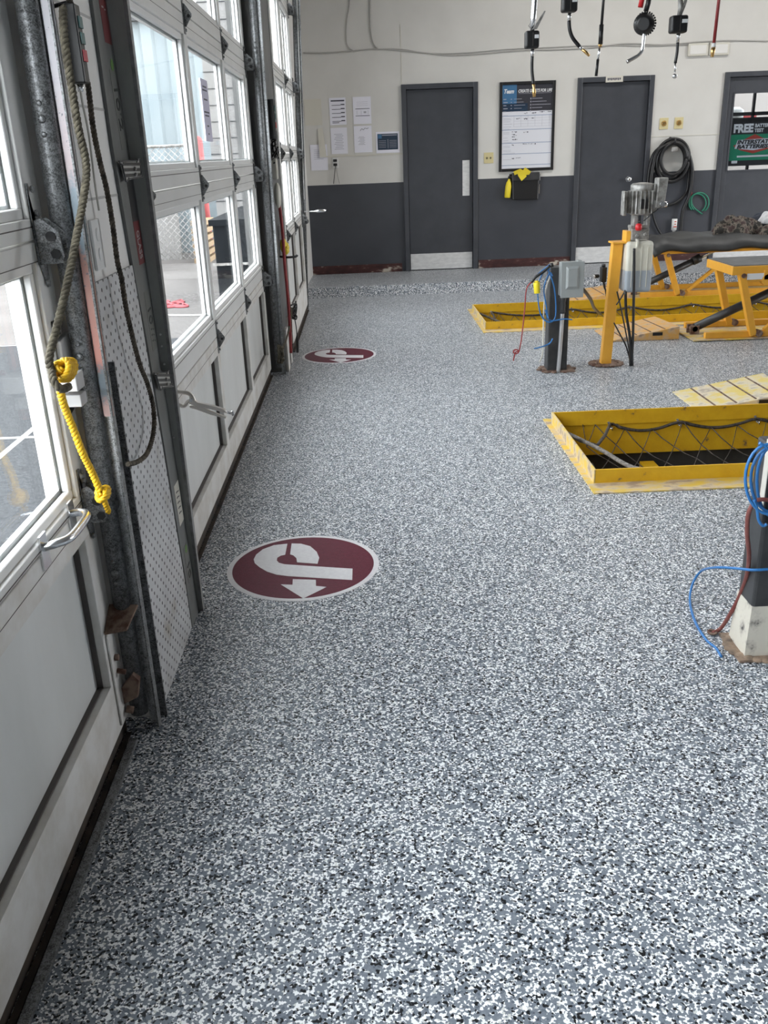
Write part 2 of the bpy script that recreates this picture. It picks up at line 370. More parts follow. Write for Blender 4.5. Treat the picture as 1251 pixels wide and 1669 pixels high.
mt = bpy.data.materials.new('fill_lamp_diffuser'); mt.use_nodes = True; b_ = mt.node_tree.nodes['Principled BSDF']; b_.inputs['Emission Color'].default_value = (1, .98, .95, 1); b_.inputs['Emission Strength'].default_value = 4; M['lamp'] = mt
M['tape'] = plain('yellow_caution_tape', (.78, .62, .04), .45); M['tapered'] = plain('dark_red_sticker', (.14, .012, .014), .45); M['tapek'] = plain('black_sticker', (.012, .012, .014), .4)
M['stick'] = plain('grey_printed_sticker', (.14, .145, .135), .5); M['greend'] = plain('green_dot_print', (.10, .22, .04), .5); M['pale'] = plain('pale_lettering', (.40, .38, .37), .5)
M['signg'] = plain('green_sign_print', (.02, .26, .14), .3); M['signr'] = plain('red_sign_print', (.45, .06, .04), .3); M['signw'] = plain('white_sign_print', (.75, .76, .78), .35); M['dim'] = plain('dim_room_wall', (.34, .32, .30), .7)

# ================================================================== STRUCTURE
D = 11.4; S_ = .066
PITS = [(1.0, 3.80, 4.78), (1.0, 7.635, 8.60)]   # x0, y0, y1 of the two inspection pits
PX1 = 6.2
fl = MB()
def fl_quad(x0, x1, y0, y1): fl.box(x0, x1, y0, y1, -.12, 0)
fl_quad(-.74, 9.2, -3.2, PITS[0][1]); fl_quad(-.74, PITS[0][0], PITS[0][1], PITS[0][2]); fl_quad(PX1, 9.2, PITS[0][1], PITS[0][2])
fl_quad(-.74, 9.2, PITS[0][2], PITS[1][1]); fl_quad(-.74, PITS[1][0], PITS[1][1], PITS[1][2]); fl_quad(PX1, 9.2, PITS[1][1], PITS[1][2])
fl_quad(-.74, 9.2, PITS[1][2], 9.87)
fl.prism([(-.74, 9.87, -.12), (-.74, 11.6, -.12), (-.74, 11.6, S_), (-.74, 11.39, S_), (-.74, 9.925, .108), (-.74, 9.905, .104), (-.74, 9.87, 0)], (9.94, 0, 0))
fl.build('floor', M['floor'], kind='structure', normals=True)

# back wall with three door openings
DZ = S_+2.1
DR = [(.494, 1.386), (2.545, 3.44), (4.262, 5.25)]
bw = MB(); xs = [-.95]+[q for d in DR for q in d]+[9.4]
for i in range(0, len(xs), 2): bw.box(xs[i], xs[i+1], D, D+.16, 0, DZ)
bw.box(-.95, 9.4, D, D+.16, DZ, 4.3)
bw.build('wall_back', M['wall'], kind='structure')
w = MB(); w.box(-.95, 4.0, D+.17, D+.25, -.1, 4.3); w.box(6.2, 9.4, D+.17, D+.25, -.1, 4.3); w.build('wall_light_block', M['dullwall'], kind='structure')  # unseen wall added to stop daylight leaking under the doors
# panel joints of the wall sheeting
t = MB(); t.box(.500, .508, D-.004, D, DZ, 2.79); t.build('trim_1', M['ivory'], kind='structure')
t = MB(); t.box(-.45, .494, D-.006, D, 1.418, 1.432); t.build('trim_2', M['ivory'], kind='structure')
t = MB(); t.box(3.44, 4.262, D-.005, D, 1.50, 1.508); t.build('trim_3', M['ivory'], kind='structure')
for i, (a, b) in enumerate(((-.66, .45), (1.40, 2.535), (3.46, 4.25))):
    t = MB(); t.box(a, b, D-.012, D, S_, S_+.10); t.build('baseboard_back', M['wornred'], kind='structure', bevel=.003)

def man_door(i, x0, x1, name, label):
    o = thing(name, ((x0+x1)/2, D, S_), label, 'door', kind='structure')
    f = MB(); w = .055
    f.box(x0, x0+w, D-.03, D+.12, S_, DZ); f.box(x1-w, x1, D-.03, D+.12, S_, DZ); f.box(x0+w, x1-w, D-.03, D+.12, DZ-w, DZ)
    # stop
    f.box(x0+w, x0+w+.015, D+.055, D+.07, S_, DZ-w); f.box(x1-w-.015, x1-w, D+.055, D+.07, S_, DZ-w); f.box(x0+w, x1-w, D+.055, D+.07, DZ-w-.015, DZ-w)
    f.build('door_frame', M['trim'], o, bevel=.004)
    a, b = x0+w+.004, x1-w-.004
    lf = MB()
    if i < 2: lf.box(a, b, D+.012, D+.055, S_+.008, DZ-w-.004)
    else:
        wx0, wx1, wz0, wz1 = 4.40, b-.13, 1.09, 1.94
        lf.box(a, wx0, D+.012, D+.055, S_+.008, DZ-w-.004); lf.box(wx1, b, D+.012, D+.055, S_+.008, DZ-w-.004)
        lf.box(wx0, wx1, D+.012, D+.055, S_+.008, wz0); lf.box(wx0, wx1, D+.012, D+.055, wz1, DZ-w-.004)
        g = MB(); g.box(wx0, wx1, D+.03, D+.036, wz0, wz1); g.build('door_glass', M['door_glass'], o)
        g = MB()
        for q in ((wx0-.012, wx0+.006, wz0-.012, wz1+.012), (wx1-.006, wx1+.012, wz0-.012, wz1+.012)): g.box(q[0], q[1], D+.004, D+.02, q[2], q[3])
        g.box(wx0, wx1, D+.004, D+.02, wz0-.012, wz0+.006); g.box(wx0, wx1, D+.004, D+.02, wz1-.006, wz1+.012); g.build('glazing_trim', M['trim'], o)
    lf.build('door_leaf', M['char'], o, bevel=.003)
    k = MB(); k.box(a+.006, b-.006, D+.009, D+.013, S_+.012, S_+.20); k.build('kick_plate', M['steel'], o, label='stainless steel kick plate')
    return o, a, b
d1, a, b = man_door(0, *DR[0], 'door_1', 'charcoal door with push plate left of the framed board')
k = MB(); k.box(1.205, 1.29, D+.008, D+.013, .925, 1.325)
for z in (.94, 1.31):
    for x in (1.215, 1.28): k.cyl((x, D+.009, z), (x, D+.006, z), .004, n=8)
k.build('push_plate', M['steel'], d1, bevel=.002, label='vertical stainless push plate')
d2, a, b = man_door(1, *DR[1], 'door_2', 'charcoal door with round knob and small label plate above')
k = MB(); k.lathe((3.21, D+.014, 1.04), [(.034, 0), (.034, .006), (.013, .01), (.012, .03), (.026, .04), (.031, .055), (.024, .068), (.005, .072)], (0, -1, 0)); k.build('door_knob', M['chrome'], d2, label='chrome knob')
d3, a, b = man_door(2, *DR[2], 'door_3', 'charcoal door with a glazed upper panel and posters')
# the room beyond the glazed door
t = MB(); t.box(4.0, 6.2, D+1.9, D+1.95, 0, 2.6); t.box(4.0, 4.03, D+.17, D+1.9, 0, 2.6); t.box(4.0, 6.2, D+.17, D+1.95, -.02, .05); t.build('wall_beyond', M['dim'], kind='structure')

# left wall pieces, header, right, front walls, ceiling
LX = -.635
w = MB(); w.box(-.785, LX, 2.115, 2.745, -.05, 4.3); w.box(-.785, -.752, 2.0, 2.115, -.05, 4.3); w.box(-.785, -.752, 2.745, 3.05, -.05, 4.3); wl = w.build('wall_left', M['block'], kind='structure')
g = MB()
for z in (1.36, 1.56, 1.76, 1.96, 2.16, 2.36, 2.56, 2.76, 2.96):
    g.box(LX-.002, LX+.0012, 2.115, 2.70, z, z+.006)
g.build('mortar_joint', plain('mortar_joint_grey', (.50, .49, .48), .7), wl)  # grey joints between the block courses
w = MB(); w.box(-.785, -.605, 6.36, 7.0, -.05, 4.3); w.box(-.785, -.752, 6.17, 6.36, -.05, 4.3); w.box(-.785, -.66, 7.0, 7.17, -.05, 4.3); w.build('wall_left.001', var('shade_grey_wall_paint', (.10, .10, .10), (.15, .15, .145), 4, .5), kind='structure')  # the white wall's deep shade is put into this dark grey paint
w = MB(); w.box(-.785, -.66, 9.02, 11.4, -.05, 4.3); w.build('wall_left.002', M['white'], kind='structure')
w = MB(); w.box(-.785, -.752, -3.2, -1.22, -.05, 4.3); w.build('wall_left.003', M['white'], kind='structure')
w = MB(); w.box(-.785, -.752, -1.22, 11.4, 3.24, 4.3); w.build('wall_left.004', M['white'], kind='structure')
w = MB(); w.box(-.95, 9.4, -3.35, -3.2, -.1, 4.3); w.build('wall_front', M['dullwall'], kind='structure')
w = MB()
for a, b in ((-3.2, 5.6), (8.9, 11.4)): w.box(9.2, 9.4, a, b, -.05, 4.3)
w.box(9.2, 9.4, -3.2, 11.4, 3.36, 4.3); w.build('wall_right', M['dullwall'], kind='structure')
w = MB(); w.box(-.95, 9.4, -3.35, 11.6, 4.3, 4.45); w.build('ceiling', M['ceiling'], kind='structure')

# unseen ceiling lamps, added as fill mainly for the back wall
for ix, x in enumerate((2.8, 5.6)):
    for iy, y in ((2, 6.6), (3, 9.4)):
        o = thing('ceiling_fill_light', (x, y, 4.2), 'unseen strip light added on the ceiling as fill', 'light', 'added fill lights on the ceiling')
        b = MB(); b.box(x-.7, x+.7, y-.1, y+.1, 4.24, 4.298); b.build('housing', M['whitep'], o, bevel=.004)
        b = MB(); b.box(x-.68, x+.68, y-.08, y+.08, 4.2, 4.24); b.build('diffuser', M['lamp'], o, bevel=.008)
        l = area('fill_lamp', (x, y, 4.195), 1.3, .14, LAMP_W*(0, 0, .35, 4.2)[iy], color=(1, .97, .93)); l.parent = o; l.location = (0, 0, -.005)

# ================================================================== SECTIONAL OVERHEAD DOORS
def sectional(n, X, Y0, Y1, mull, rails, top, label, sw=.085, mw=.07, bottom=.05, bead=True, hinges=True, pane_skip=False):
    """rails: list of (z0, seam, z1); first gap is the solid panel section, others glazed"""
    o = thing('door_%d' % n, (X-.02, (Y0+Y1)/2, 0), label, 'overhead door', kind='structure')
    T = .046
    cells = []; ys = [Y0+sw]
    for mY in mull: ys += [mY-mw/2, mY+mw/2]
    ys.append(Y1-sw)
    cellsY = [(ys[i], ys[i+1]) for i in range(0, len(ys), 2)]
    # section frames
    bounds = [bottom]+[r[1] for r in rails[1:]]+[top]
    for k in range(len(bounds)-1):
        z0, z1 = bounds[k]+(.0025 if k else 0), bounds[k+1]-.0025
        i0 = rails[k][2]; i1 = rails[k+1][0] if k+1 < len(rails) else top-.09
        f = MB()
        f.box(X-T, X, Y0, Y1, z0, i0); f.box(X-T, X, Y0, Y1, i1, z1)
        f.box(X-T, X, Y0, Y0+sw, i0, i1); f.box(X-T, X, Y1-sw, Y1, i0, i1)
        for mY in mull: f.box(X-T, X, mY-mw/2, mY+mw/2, i0, i1)
        f.build('section_frame', M['door'] if k else M['dirty'], o, bevel=.0015, seg=1)
        # dark recess line just inside the rails and pressed line in the rail
        g = MB()
        if k: g.box(X-.001, X+.0006, Y0, Y1, i0-.018, i0-.0155)
        g.box(X-.001, X+.0006, Y0, Y1, z1-.040, z1-.0385)
        g.build('pressed_line', M['groove_dark'], o)
        for (a, b) in cellsY:
            if k == 0:
                p = MB(); p.box(X-.040, X-.034, a-.004, b+.004, i0-.004, i1+.004); p.build('panel', M['panel'], o)
                q = MB()
                for (c, d_, e, f_) in ((a, b, i0, i0+.004), (a, a+.004, i0, i1), (b-.004, b, i0, i1), (a, b, i1-.004, i1)): q.box(X-.036, X-.020, c, d_, e, f_)
                q.build('panel_recess_shade', M['groove_dark'], o)  # dark edge strips standing in for shade in the panel recess
            else:
                p = MB(); p.box(X-.030, X-.026, a-.003, b+.003, i0-.003, i1+.003); p.build('glass_pane', M['glass'], o)
                q = MB(); B = .022
                for (c, d_, e, f_) in ((a, b, i0, i0+B), (a, a+B, i0+B, i1-B), (b-B, b, i0+B, i1-B), (a, b, i1-B, i1)): q.box(X-.026, X-.010, c, d_, e, f_)
                q.build('glazing_bead', M['whitep'], o, bevel=.002, seg=1)
                q = MB(); B2 = .030
                for (c, d_, e, f_) in ((a, b, i0, i0+B2), (a, a+B2, i0+B2, i1-B2), (b-B2, b, i0+B2, i1-B2), (a, b, i1-B2, i1)): q.box(X-.044, X-.030, c, d_, e, f_)
                q.build('outer_bead', M['door'], o)
    sl = MB(); sl.box(X-.040, X-.008, Y0, Y1, .0, bottom); sl.build('bottom_seal', M['seal'], o)
    if hinges:
        for r in rails[1:]:
            for mY in mull: hinge(o, X, mY, r[1])
    return o
def hinge(o, X, y, z, s=1.0):
    h = MB()
    h.box(X, X+.003, y-.016, y+.016, z-.075, z+.075)                           # leaf on the mullion
    h.prism([(X, y-.002, z-.045), (X+.008, y-.002, z-.05), (X+.034*s, y-.002, z-.012), (X+.035*s, y-.002, z-.002), (X+.010, y-.002, z+.034), (X, y-.002, z+.038)], (0, .003, 0))
    for dz in (-.06, .062): h.cyl((X+.002, y+.008, z+dz), (X+.008, y+.008, z+dz), .006, n=8)
    ho = h.build('hinge', M['galv'], o)
    c = MB(); c.cyl((X+.022*s, y-.004, z-.010), (X+.022*s, y+.003, z-.010), .0065, n=12)
    c.build('hinge_pin', M['black'], ho)

ra = [(.05, .05, .19), (.605, .69, .714), (1.25, 1.292, 1.337), (1.87, 1.915, 1.96), (2.5, 2.545, 2.59)]
dA = sectional(4, -.70, -1.2, 2.06, [.93, -.14], ra, 3.25, 'nearest white overhead door, tied with yellow rope', bottom=.045, sw=.088)
rb = [(.05, .05, .168), (.60, .68, .765), (1.28, 1.345, 1.41), (1.918, 1.995, 2.073), (2.6, 2.68, 2.75)]
dB = sectional(5, -.70, 2.97, 6.25, [4.135, 5.215], rb, 3.35, 'middle white overhead door with a notice taped on its glass', bottom=.05)
rc = [(.05, .05, .30), (.84, .88, .92), (1.435, 1.47, 1.505), (1.99, 2.03, 2.07), (2.62, 2.66, 2.70)]
dC = sectional(6, -.60, 7.08, 9.1, [8.08], rc, 3.3, 'farthest white overhead door, next to the back wall', bottom=.06, sw=.10)
# reddish dirty sill strips along the door feet
for (X, a, b) in ((-.70, -1.2, 2.04), (-.70, 2.97, 6.25), (-.60, 7.05, 9.1)):
    t = MB(); t.box(X-.005, X+.010, a, b, 0, .004); t.build('trim_4', M['seal'], kind='structure')
t = MB(); t.box(-.684, -.664, -1.2, 2.0, 0, .012); t.build('trim_5', M['galvd'], kind='structure')

# lift handle and end brackets of the near door
h = MB()
for y in (1.715, 1.905):
    h.prism([(-.699, y-.022, .655), (-.699, y+.022, .655), (-.699, y+.018, .73), (-.699, y-.018, .73)], (.004, 0, 0))
h.tube(spline([(-.698, 1.715, .70), (-.672, 1.722, .705), (-.652, 1.745, .706), (-.648, 1.81, .706), (-.652, 1.875, .706), (-.672, 1.898, .705), (-.698, 1.905, .70)], 5), .0095, 10)
h.build('lift_handle', M['chrome'], dA, label='bright zinc lift handle')
def roller_hinge(o, X, y, z, up, dn, s=1.0, mat='galv'):
    h = MB()
    h.prism([(X, y-.018, z-.05), (X, y+.030, z-.05), (X, y+.030, z+.05), (X, y-.018, z+.05), (X, y-.006, z+up), (X, y-.018, z+up)], (.003, 0, 0))
    h.prism([(X, y-.014, z-.05), (X, y+.012, z-dn), (X, y+.028, z-dn), (X, y+.030, z-.05)], (.003, 0, 0))
    for dy in (-.012, .024):
        h.prism([(X, y+dy, z+.04), (X+.018, y+dy, z+.045), (X+.052*s, y+dy, z+.015), (X+.056*s, y+dy, z-.035), (X+.05*s, y+dy, z-.048), (X, y+dy, z-.05)], (0, .003, 0))
    h.cyl((X+.034, y-.016, z+.008), (X+.034, y+.034, z+.008), .008, n=12)
    h.cyl((X+.040, y-.018, z-.028), (X+.040, y+.060, z-.028), .006, n=12)
    for q in (z+up-.012, z+.055, z-dn+.012): h.cyl((X+.002, y+.006, q), (X+.009, y+.006, q), .007, n=8)
    h.build('roller_hinge', M[mat], o, bevel=.001, seg=1)
    r = MB(); r.lathe((X+.04, y+.052, z-.028), [(.008, 0), (.023, .001), (.023, .012), (.008, .013)], (0, 1, 0), 20); r.build('roller', M['blackm'], o)
    r = MB(); r.cyl((X+.034, y-.0165, z+.008), (X+.034, y-.013, z+.008), .0105, n=14); r.cyl((X+.040, y-.019, z-.028), (X+.040, y-.013, z-.028), .011, n=6); r.build('hinge_eye', M['black'], o)
roller_hinge(dA, -.699, 2.0, 1.292, .115, .10)
roller_hinge(dA, -.699, 2.01, .685, .09, .10, .9, 'galvd')
roller_hinge(dA, -.699, 2.0, 1.915, .1, .1)
for z in (.68, 1.345, 1.995, 2.68): roller_hinge(dB, -.699, 6.19, z, .09, .09, 1, 'galvd')
for z in (.88, 1.47, 2.03, 2.66): roller_hinge(dC, -.599, 9.03, z, .08, .08, 1, 'galvd')
hinge(dB, -.70, 3.04, 1.345, 1.1); hinge(dC, -.60, 7.2, 1.47); hinge(dC, -.60, 7.2, .88)
# rusty bottom bracket
h = MB(); h.box(-.699, -.694, 1.99, 2.05, .06, .33)
h.build('bottom_bracket', M['dirty'], dA, bevel=.001, seg=1)
h = MB(); h.prism([(-.699, 1.985, .335), (-.64, 1.985, .345), (-.625, 2.06, .375), (-.699, 2.06, .38)], (0, 0, .006))
h.build('bracket_shelf', M['rust'], dA, bevel=.001, seg=1, label='rusty brown shelf of the bottom bracket')
h = MB(); h.prism([(-.694, 2.03, .10), (-.655, 2.03, .12), (-.645, 2.03, .17), (-.66, 2.03, .19), (-.694, 2.03, .15)], (0, .02, 0)); h.cyl((-.694, 2.02, .25), (-.684, 2.02, .25), .009, n=10); h.cyl((-.694, 2.02, .21), (-.672, 2.02, .205), .007, n=10); h.cyl((-.69, 2.03, .085), (-.672, 2.03, .08), .010, n=12)
h.build('cable_lug', M['rust'], dA, label='rusty cable lug')
# strike plate with notched tab, the ropes are tied on it
pc = P(113, 607, 'x', -.695)
h = MB()
x0 = -.699
poly = [(x0, 1.995, .935), (x0, 2.075, .95), (x0, 2.095, .99), (x0, 2.095, 1.075), (x0, 2.07, 1.085), (x0, 2.0, 1.075)]
h.prism(poly, (.012, 0, 0)); h.box(-.69, -.645, 1.935, 1.99, .975, 1.012); h.box(-.69, -.655, 1.975, 2.02, .930, .958)
h.build('strike_plate', M['plategrey'], dA, bevel=.002, label='pale grey strike plate')
h = MB(); h.prism([(-.6985, 2.01, .90), (-.6985, 2.06, .912), (-.6985, 2.055, .925), (-.6985, 2.01, .918)], (.001, 0, 0)); h.build('sticker', M['tapek'], dA)
h = MB(); h.box(-.6985, -.6975, 1.995, 2.04, 1.085, 1.12); h.build('sticker', M['tapek'], dA)

# notice taped to the middle door glass
o = thing('notice', (-.724, 4.65, 1.53), 'lilac-backed paper notice taped to the middle overhead door glass', 'notice')
b = MB(); b.box(-.7255, -.7248, 4.56, 4.76, 1.52, 1.79); b.build('sheet', M['lilac'], o)
b = MB()
for z, w in ((1.755, .11), (1.74, .13), (1.70, .10), (1.645, .15), (1.63, .12), (1.585, .05), (1.55, .03)): b.box(-.7249, -.7244, 4.66-w/2, 4.66+w/2, z, z+.007)
b.build('print', M['ink'], o)

# ================================================================== TRACKS AND JAMBS
def lean(b, z0, z1, dx):      # lean the whole profile into the room with height
    for v in b.v: v.x += (v.z-z0)/(z1-z0)*dx
    return b
def extr(prof, z0, z1, parts=6):
    """prof: closed xy outline"""
    b = MB(); n = len(prof)
    vs = [];
    for k in (z0, z1):
        vs += [(x, y, k) for x, y in prof]
    b.add(vs, [list(range(n))[::-1], [n+i for i in range(n)]]+[(i, (i+1) % n, n+(i+1) % n, n+i) for i in range(n)])
    return b
def cprof(cx, cy, r, t, a0, a1, n=10):
    o_ = [(cx+r*math.cos(a0+(a1-a0)*i/n), cy+r*math.sin(a0+(a1-a0)*i/n)) for i in range(n+1)]
    i_ = [(cx+(r-t)*math.cos(a1-(a1-a0)*i/n), cy+(r-t)*math.sin(a1-(a1-a0)*i/n)) for i in range(n+1)]
    return o_+i_
def track(X, Y, z1, label, lx, group=None):
    """vertical roller track: curved channel and galvanised angle beside it"""
    o = thing('door_track', (X, Y, 0), label, 'door track', group)
    b = extr(cprof(X-.022, Y+.012, .024, .0025, -PI*.95, PI*.55), .05, z1); [None for _ in ()]
    for i in range(len(b.sm)): b.sm[i] = True
    lean(b, 0, 3, lx).build('channel', M['galv'], o)
    b = extr([(X-.002, Y+.030), (X+.026, Y+.030), (X+.026, Y+.034), (X-.002, Y+.034)], .0, z1); lean(b, 0, 3, lx); b.build('angle_face', M['galvl'], o)
    b = extr([(X+.022, Y+.006), (X+.026, Y+.006), (X+.026, Y+.034), (X+.022, Y+.034)], .0, z1); lean(b, 0, 3, lx); b.build('angle_edge', M['galv'], o)
    for z in (.45, 1.0, 1.5, 2.05):
        for dz in (0, .03, .06):
            b = MB(); b.lathe((X-.022+z/3*lx, Y-.0115, z+dz), [(.006 if dz != .03 else .009, 0), (.005 if dz != .03 else .0075, .003), (.002, .004)], (0, -1, 0), 10); b.build('rivet', M['galv'], o)
    return o
track(-.646, 2.055, 3.1, 'galvanised vertical track between the nearest door and the perforated panel', .012)
track(-.63, 6.27, 3.2, 'galvanised vertical track at the far side of the middle door', .03)
track(-.625, 9.14, 3.2, 'galvanised track beside the back wall corner', .12)
# white strip standing in for window light on the upper far track
b = MB(); b.box(-.60, -.596, 9.12, 9.22, 1.05, 3.2); lean(b, 0, 3, .09); b.build('track_highlight', M['whitep'], label='thin white strip painting window light on the far track by the back corner', cat='highlight strip')
# weathered salmon strip beside the near track
def strip_mat():
    mt, nt, b = base('weathered_strip_paint', (.5, .4, .4), .55); v = coords(nt)
    n = N(nt, 'ShaderNodeTexNoise', Scale=110, Detail=5, Roughness=.7); nt.links.new(v, n.inputs['Vector'])
    n2 = N(nt, 'ShaderNodeTexNoise', Scale=4, Detail=3); nt.links.new(v, n2.inputs['Vector'])
    sx = N(nt, 'ShaderNodeSeparateXYZ'); nt.links.new(v, sx.inputs[0])
    ad = N(nt, 'ShaderNodeMath', operation='MULTIPLY_ADD'); ad.inputs[1].default_value = .22; nt.links.new(n2.outputs[0], ad.inputs[0]); nt.links.new(sx.outputs[2], ad.inputs[2])
    ad2 = N(nt, 'ShaderNodeMath', operation='MULTIPLY_ADD'); ad2.inputs[1].default_value = .12; nt.links.new(n.outputs[0], ad2.inputs[0]); nt.links.new(ad.outputs[0], ad2.inputs[2])
    mr = N(nt, 'ShaderNodeMapRange'); mr.inputs['From Max'].default_value = 1.0; nt.links.new(ad2.outputs[0], mr.inputs[0])
    r = ramp(nt, [(.19, (.60, .40, .37)), (.215, (.27, .33, .38)), (.27, (.27, .33, .38)), (.30, (.60, .27, .22)), (.50, (.62, .36, .31)), (.53, (.26, .32, .37)), (.68, (.30, .37, .42)), (.73, (.66, .55, .56)), (.92, (.70, .68, .72))])
    nt.links.new(mr.outputs[0], r.inputs[0])
    k = N(nt, 'ShaderNodeMath', operation='GREATER_THAN'); k.inputs[1].default_value = .66; nt.links.new(n.outputs[0], k.inputs[0])
    x = N(nt, 'ShaderNodeMix', data_type='RGBA'); nt.links.new(k.outputs[0], x.inputs[0]); nt.links.new(r.outputs[0], x.inputs[6]); x.inputs[7].default_value = (.22, .22, .25, 1)
    nt.links.new(x.outputs[2], b.inputs['Base Color']); return mt
b = MB(); b.box(-.6385, -.6155, 2.070, 2.0735, .88, 3.1); lean(b, .88, 3.1, .012); b.build('jamb_strip', strip_mat(), label='weathered salmon and blue steel strip beside the nearest track', cat='metal strip')
b = MB(); b.box(-.634, -.609, 2.116, 2.122, 0, 1.0); b.build('jamb_strip.001', M['galvd'], label='dull grey steel strip at the foot of the perforated panel edge', cat='metal strip')
b = MB(); b.box(-.628, -.618, 2.112, 2.1235, .74, .79); b.build('paint_sticker', M['stick'], label='small scratched sticker on the strip beside the perforated panel', cat='sticker')

# big grimy jamb between perforated panel and middle door, leaning into the room
o = thing('door_jamb', (-.62, 2.73, 0), 'grimy dark steel jamb angle between perforated panel and middle door, with stickers', 'door jamb')
def YL(z): return 2.733-.082*z
def XO(z): return -.612+.0193*z
def seg(zs, f, name, mat, **k):
    """strip built from z stations: f(z) gives the four xy corners"""
    b = MB(); n = len(zs); vs = []
    for z in zs: vs += [(x, y, z) for x, y in f(z)]
    fs = [(3, 2, 1, 0), tuple(4*(n-1)+i for i in range(4))]
    for i in range(n-1):
        for q in range(4): fs.append((4*i+q, 4*i+(q+1) % 4, 4*i+4+(q+1) % 4, 4*i+4+q))
    b.add(vs, fs); return b.build(name, mat, o, **k)
EDG = [(0, 2.615), (.2, 2.605), (.54, 2.575), (.96, 2.53), (1.19, 2.486), (1.48, 2.45), (1.8, 2.448), (3.2, 2.40)]
def ED(z):
    for (a_, b_), (c_, d_) in zip(EDG, EDG[1:]):
        if a_ <= z <= c_: return b_+(d_-b_)*(z-a_)/(c_-a_)
    return 2.4
Z8 = [e[0] for e in EDG]
seg(Z8, lambda z: [(-.640, ED(z)), (-.626, ED(z)), (-.626, YL(z)+.002), (-.640, YL(z)+.002)], 'wall_flange', M['jamb'])
seg([0, 1, 2, 3.2], lambda z: [(-.645, YL(z)), (XO(z), YL(z)), (XO(z), YL(z)+.007), (-.645, YL(z)+.007)], 'projecting_flange', M['jamb2'])
seg([0, 1, 2, 3.2], lambda z: [(XO(z)-.007, YL(z)-.003), (XO(z)+.003, YL(z)-.003), (XO(z)+.003, YL(z)+.022), (XO(z)-.007, YL(z)+.022)], 'rolled_edge', M['jamb3'])
for z in (.845, .875, .93, .965, .64):
    b = MB(); b.lathe((XO(z)-.022, YL(z), z), [(.0034, 0), (.003, .003), (.001, .004)], (0, -1, 0), 8); b.build('bolt', M['whitep'], o, label='small bright bolt')
def jam_strip(name, z0, z1, mat):
    b = MB(); c0, c1 = YL(z0)-.045, YL(z1)-.045; w_ = .033
    b.hexa([(-.6262, c0-w_, z0), (-.6254, c0-w_, z0), (-.6254, c0+w_, z0), (-.6262, c0+w_, z0)], [(-.6262, c1-w_, z1), (-.6254, c1-w_, z1), (-.6254, c1+w_, z1), (-.6262, c1+w_, z1)]); return b.build(name, M[mat], o)
def jtext(t_, size, z, width, mat='pale'):
    text('sticker_lettering', t_, size, (-.6250, YL(z)-.045-size*.36, z), (0, .082, -1), (0, 1, .082), M[mat], o, width=width)
def jmarks(z0, z1, n, mat='pale'):
    b = MB(); rr = random.Random(n)
    for k in range(n):
        z = z0+(z1-z0)*k/n; c = YL(z)-.045
        b.box(-.6252, -.6246, c-.018, c+rr.uniform(-.004, .003), z-.010, z-.006); b.box(-.6252, -.6246, c+.007, c+.017, z-.013, z-.010)
    return b.build('worn_marks', M[mat], o)
jam_strip('red_sticker', 1.72, 2.05, 'tapered'); jmarks(2.03, 1.78, 9)
jam_strip('grey_sticker', 1.47, 1.66, 'stick'); jtext("10'2", .050, 1.63, .10, 'tapek')
jam_strip('black_sticker', 1.29, 1.40, 'tapek')
jam_strip('red_sticker', 1.175, 1.29, 'tapered'); jtext('GLASS', .045, 1.265, .075)
jam_strip('grey_sticker', .93, 1.10, 'stick'); jtext('10', .055, 1.06, .045, 'tapek'); jmarks(1.0, .95, 3, 'tapek')
jam_strip('grey_sticker', .36, .50, 'ivory'); jmarks(.48, .39, 5, 'tapek')
jam_strip('grey_sticker', .15, .28, 'stick'); jtext('10', .05, .22, .05, 'tapek')
for z in (1.672, .265):
    b = MB(); b.cyl((-.6256, YL(z)-.045, z), (-.6250, YL(z)-.045, z), .014, n=14); b.build('green_dot', M['greend'], o)
# slotted latch plates bridging the jamb corner
for cs, lab in (([P(190, 257, 'x', -.621), P(231, 259, 'y', 2.608), P(230, 293, 'y', 2.612), P(198, 297, 'x', -.621)], 'level with the upper door rail'), ([P(247, 603, 'x', -.619), P(277, 604, 'y', 2.655), P(281, 634, 'y', 2.658), P(255, 636, 'x', -.619)], 'just above the locking pliers')):
    TL, TR, BR, BL = cs
    lp = thing('latch_plate', (BL+BR)/2, 'dark slotted rounded plate on the jamb, '+lab, 'latch plate')
    def q_(u, v, d=0): 
        nn_ = (TR-TL).cross(TL-BL).normalized()
        return TL.lerp(TR, u).lerp(BL.lerp(BR, u), v) + nn_*d
    sg = -1 if (TR-TL).cross(TL-BL).y > 0 else 1
    pts = []
    for (cu, cv, a0) in ((.85, .15, 90), (.15, .15, 180), (.15, .85, 270), (.85, .85, 0)):
        for k in range(5):
            a_ = math.radians(a0-22.5*k) if False else math.radians(a0+ (22.5*k if True else 0)); pts.append((cu+.15*math.cos(a_), cv-.15*math.sin(a_)))
    pts = sorted(pts, key=lambda p: math.atan2(p[1]-.5, p[0]-.5))
    b = MB(); b.prism([q_(u, v, 0) for u, v in pts], (q_(0, 0, .004*sg)-q_(0, 0, 0))); pl = b.build('plate', M['jamb2'], lp, bevel=.001, seg=1)
    pr = [q_(u, v, .0045*sg) for u, v in pts]; b = MB(); b.tube(pr+[pr[0]], .0022, 5); b.build('raised_rim', M['blackm'], pl)
    for v in (.25, .5, .74):
        b = MB(); b.prism([q_(.14, v-.07, .0045*sg), q_(.88, v-.07, .0045*sg), q_(.88, v+.07, .0045*sg), q_(.14, v+.07, .0045*sg)], (q_(0, 0, .0008*sg)-q_(0, 0, 0))); b.build('slot', M['black'], pl)
    for u, v in ((.6, .45), (.62, .72)):
        b = MB(); b.ball(q_(u, v, .006*sg), .005); b.build('bolt_head', M['alu'], pl)

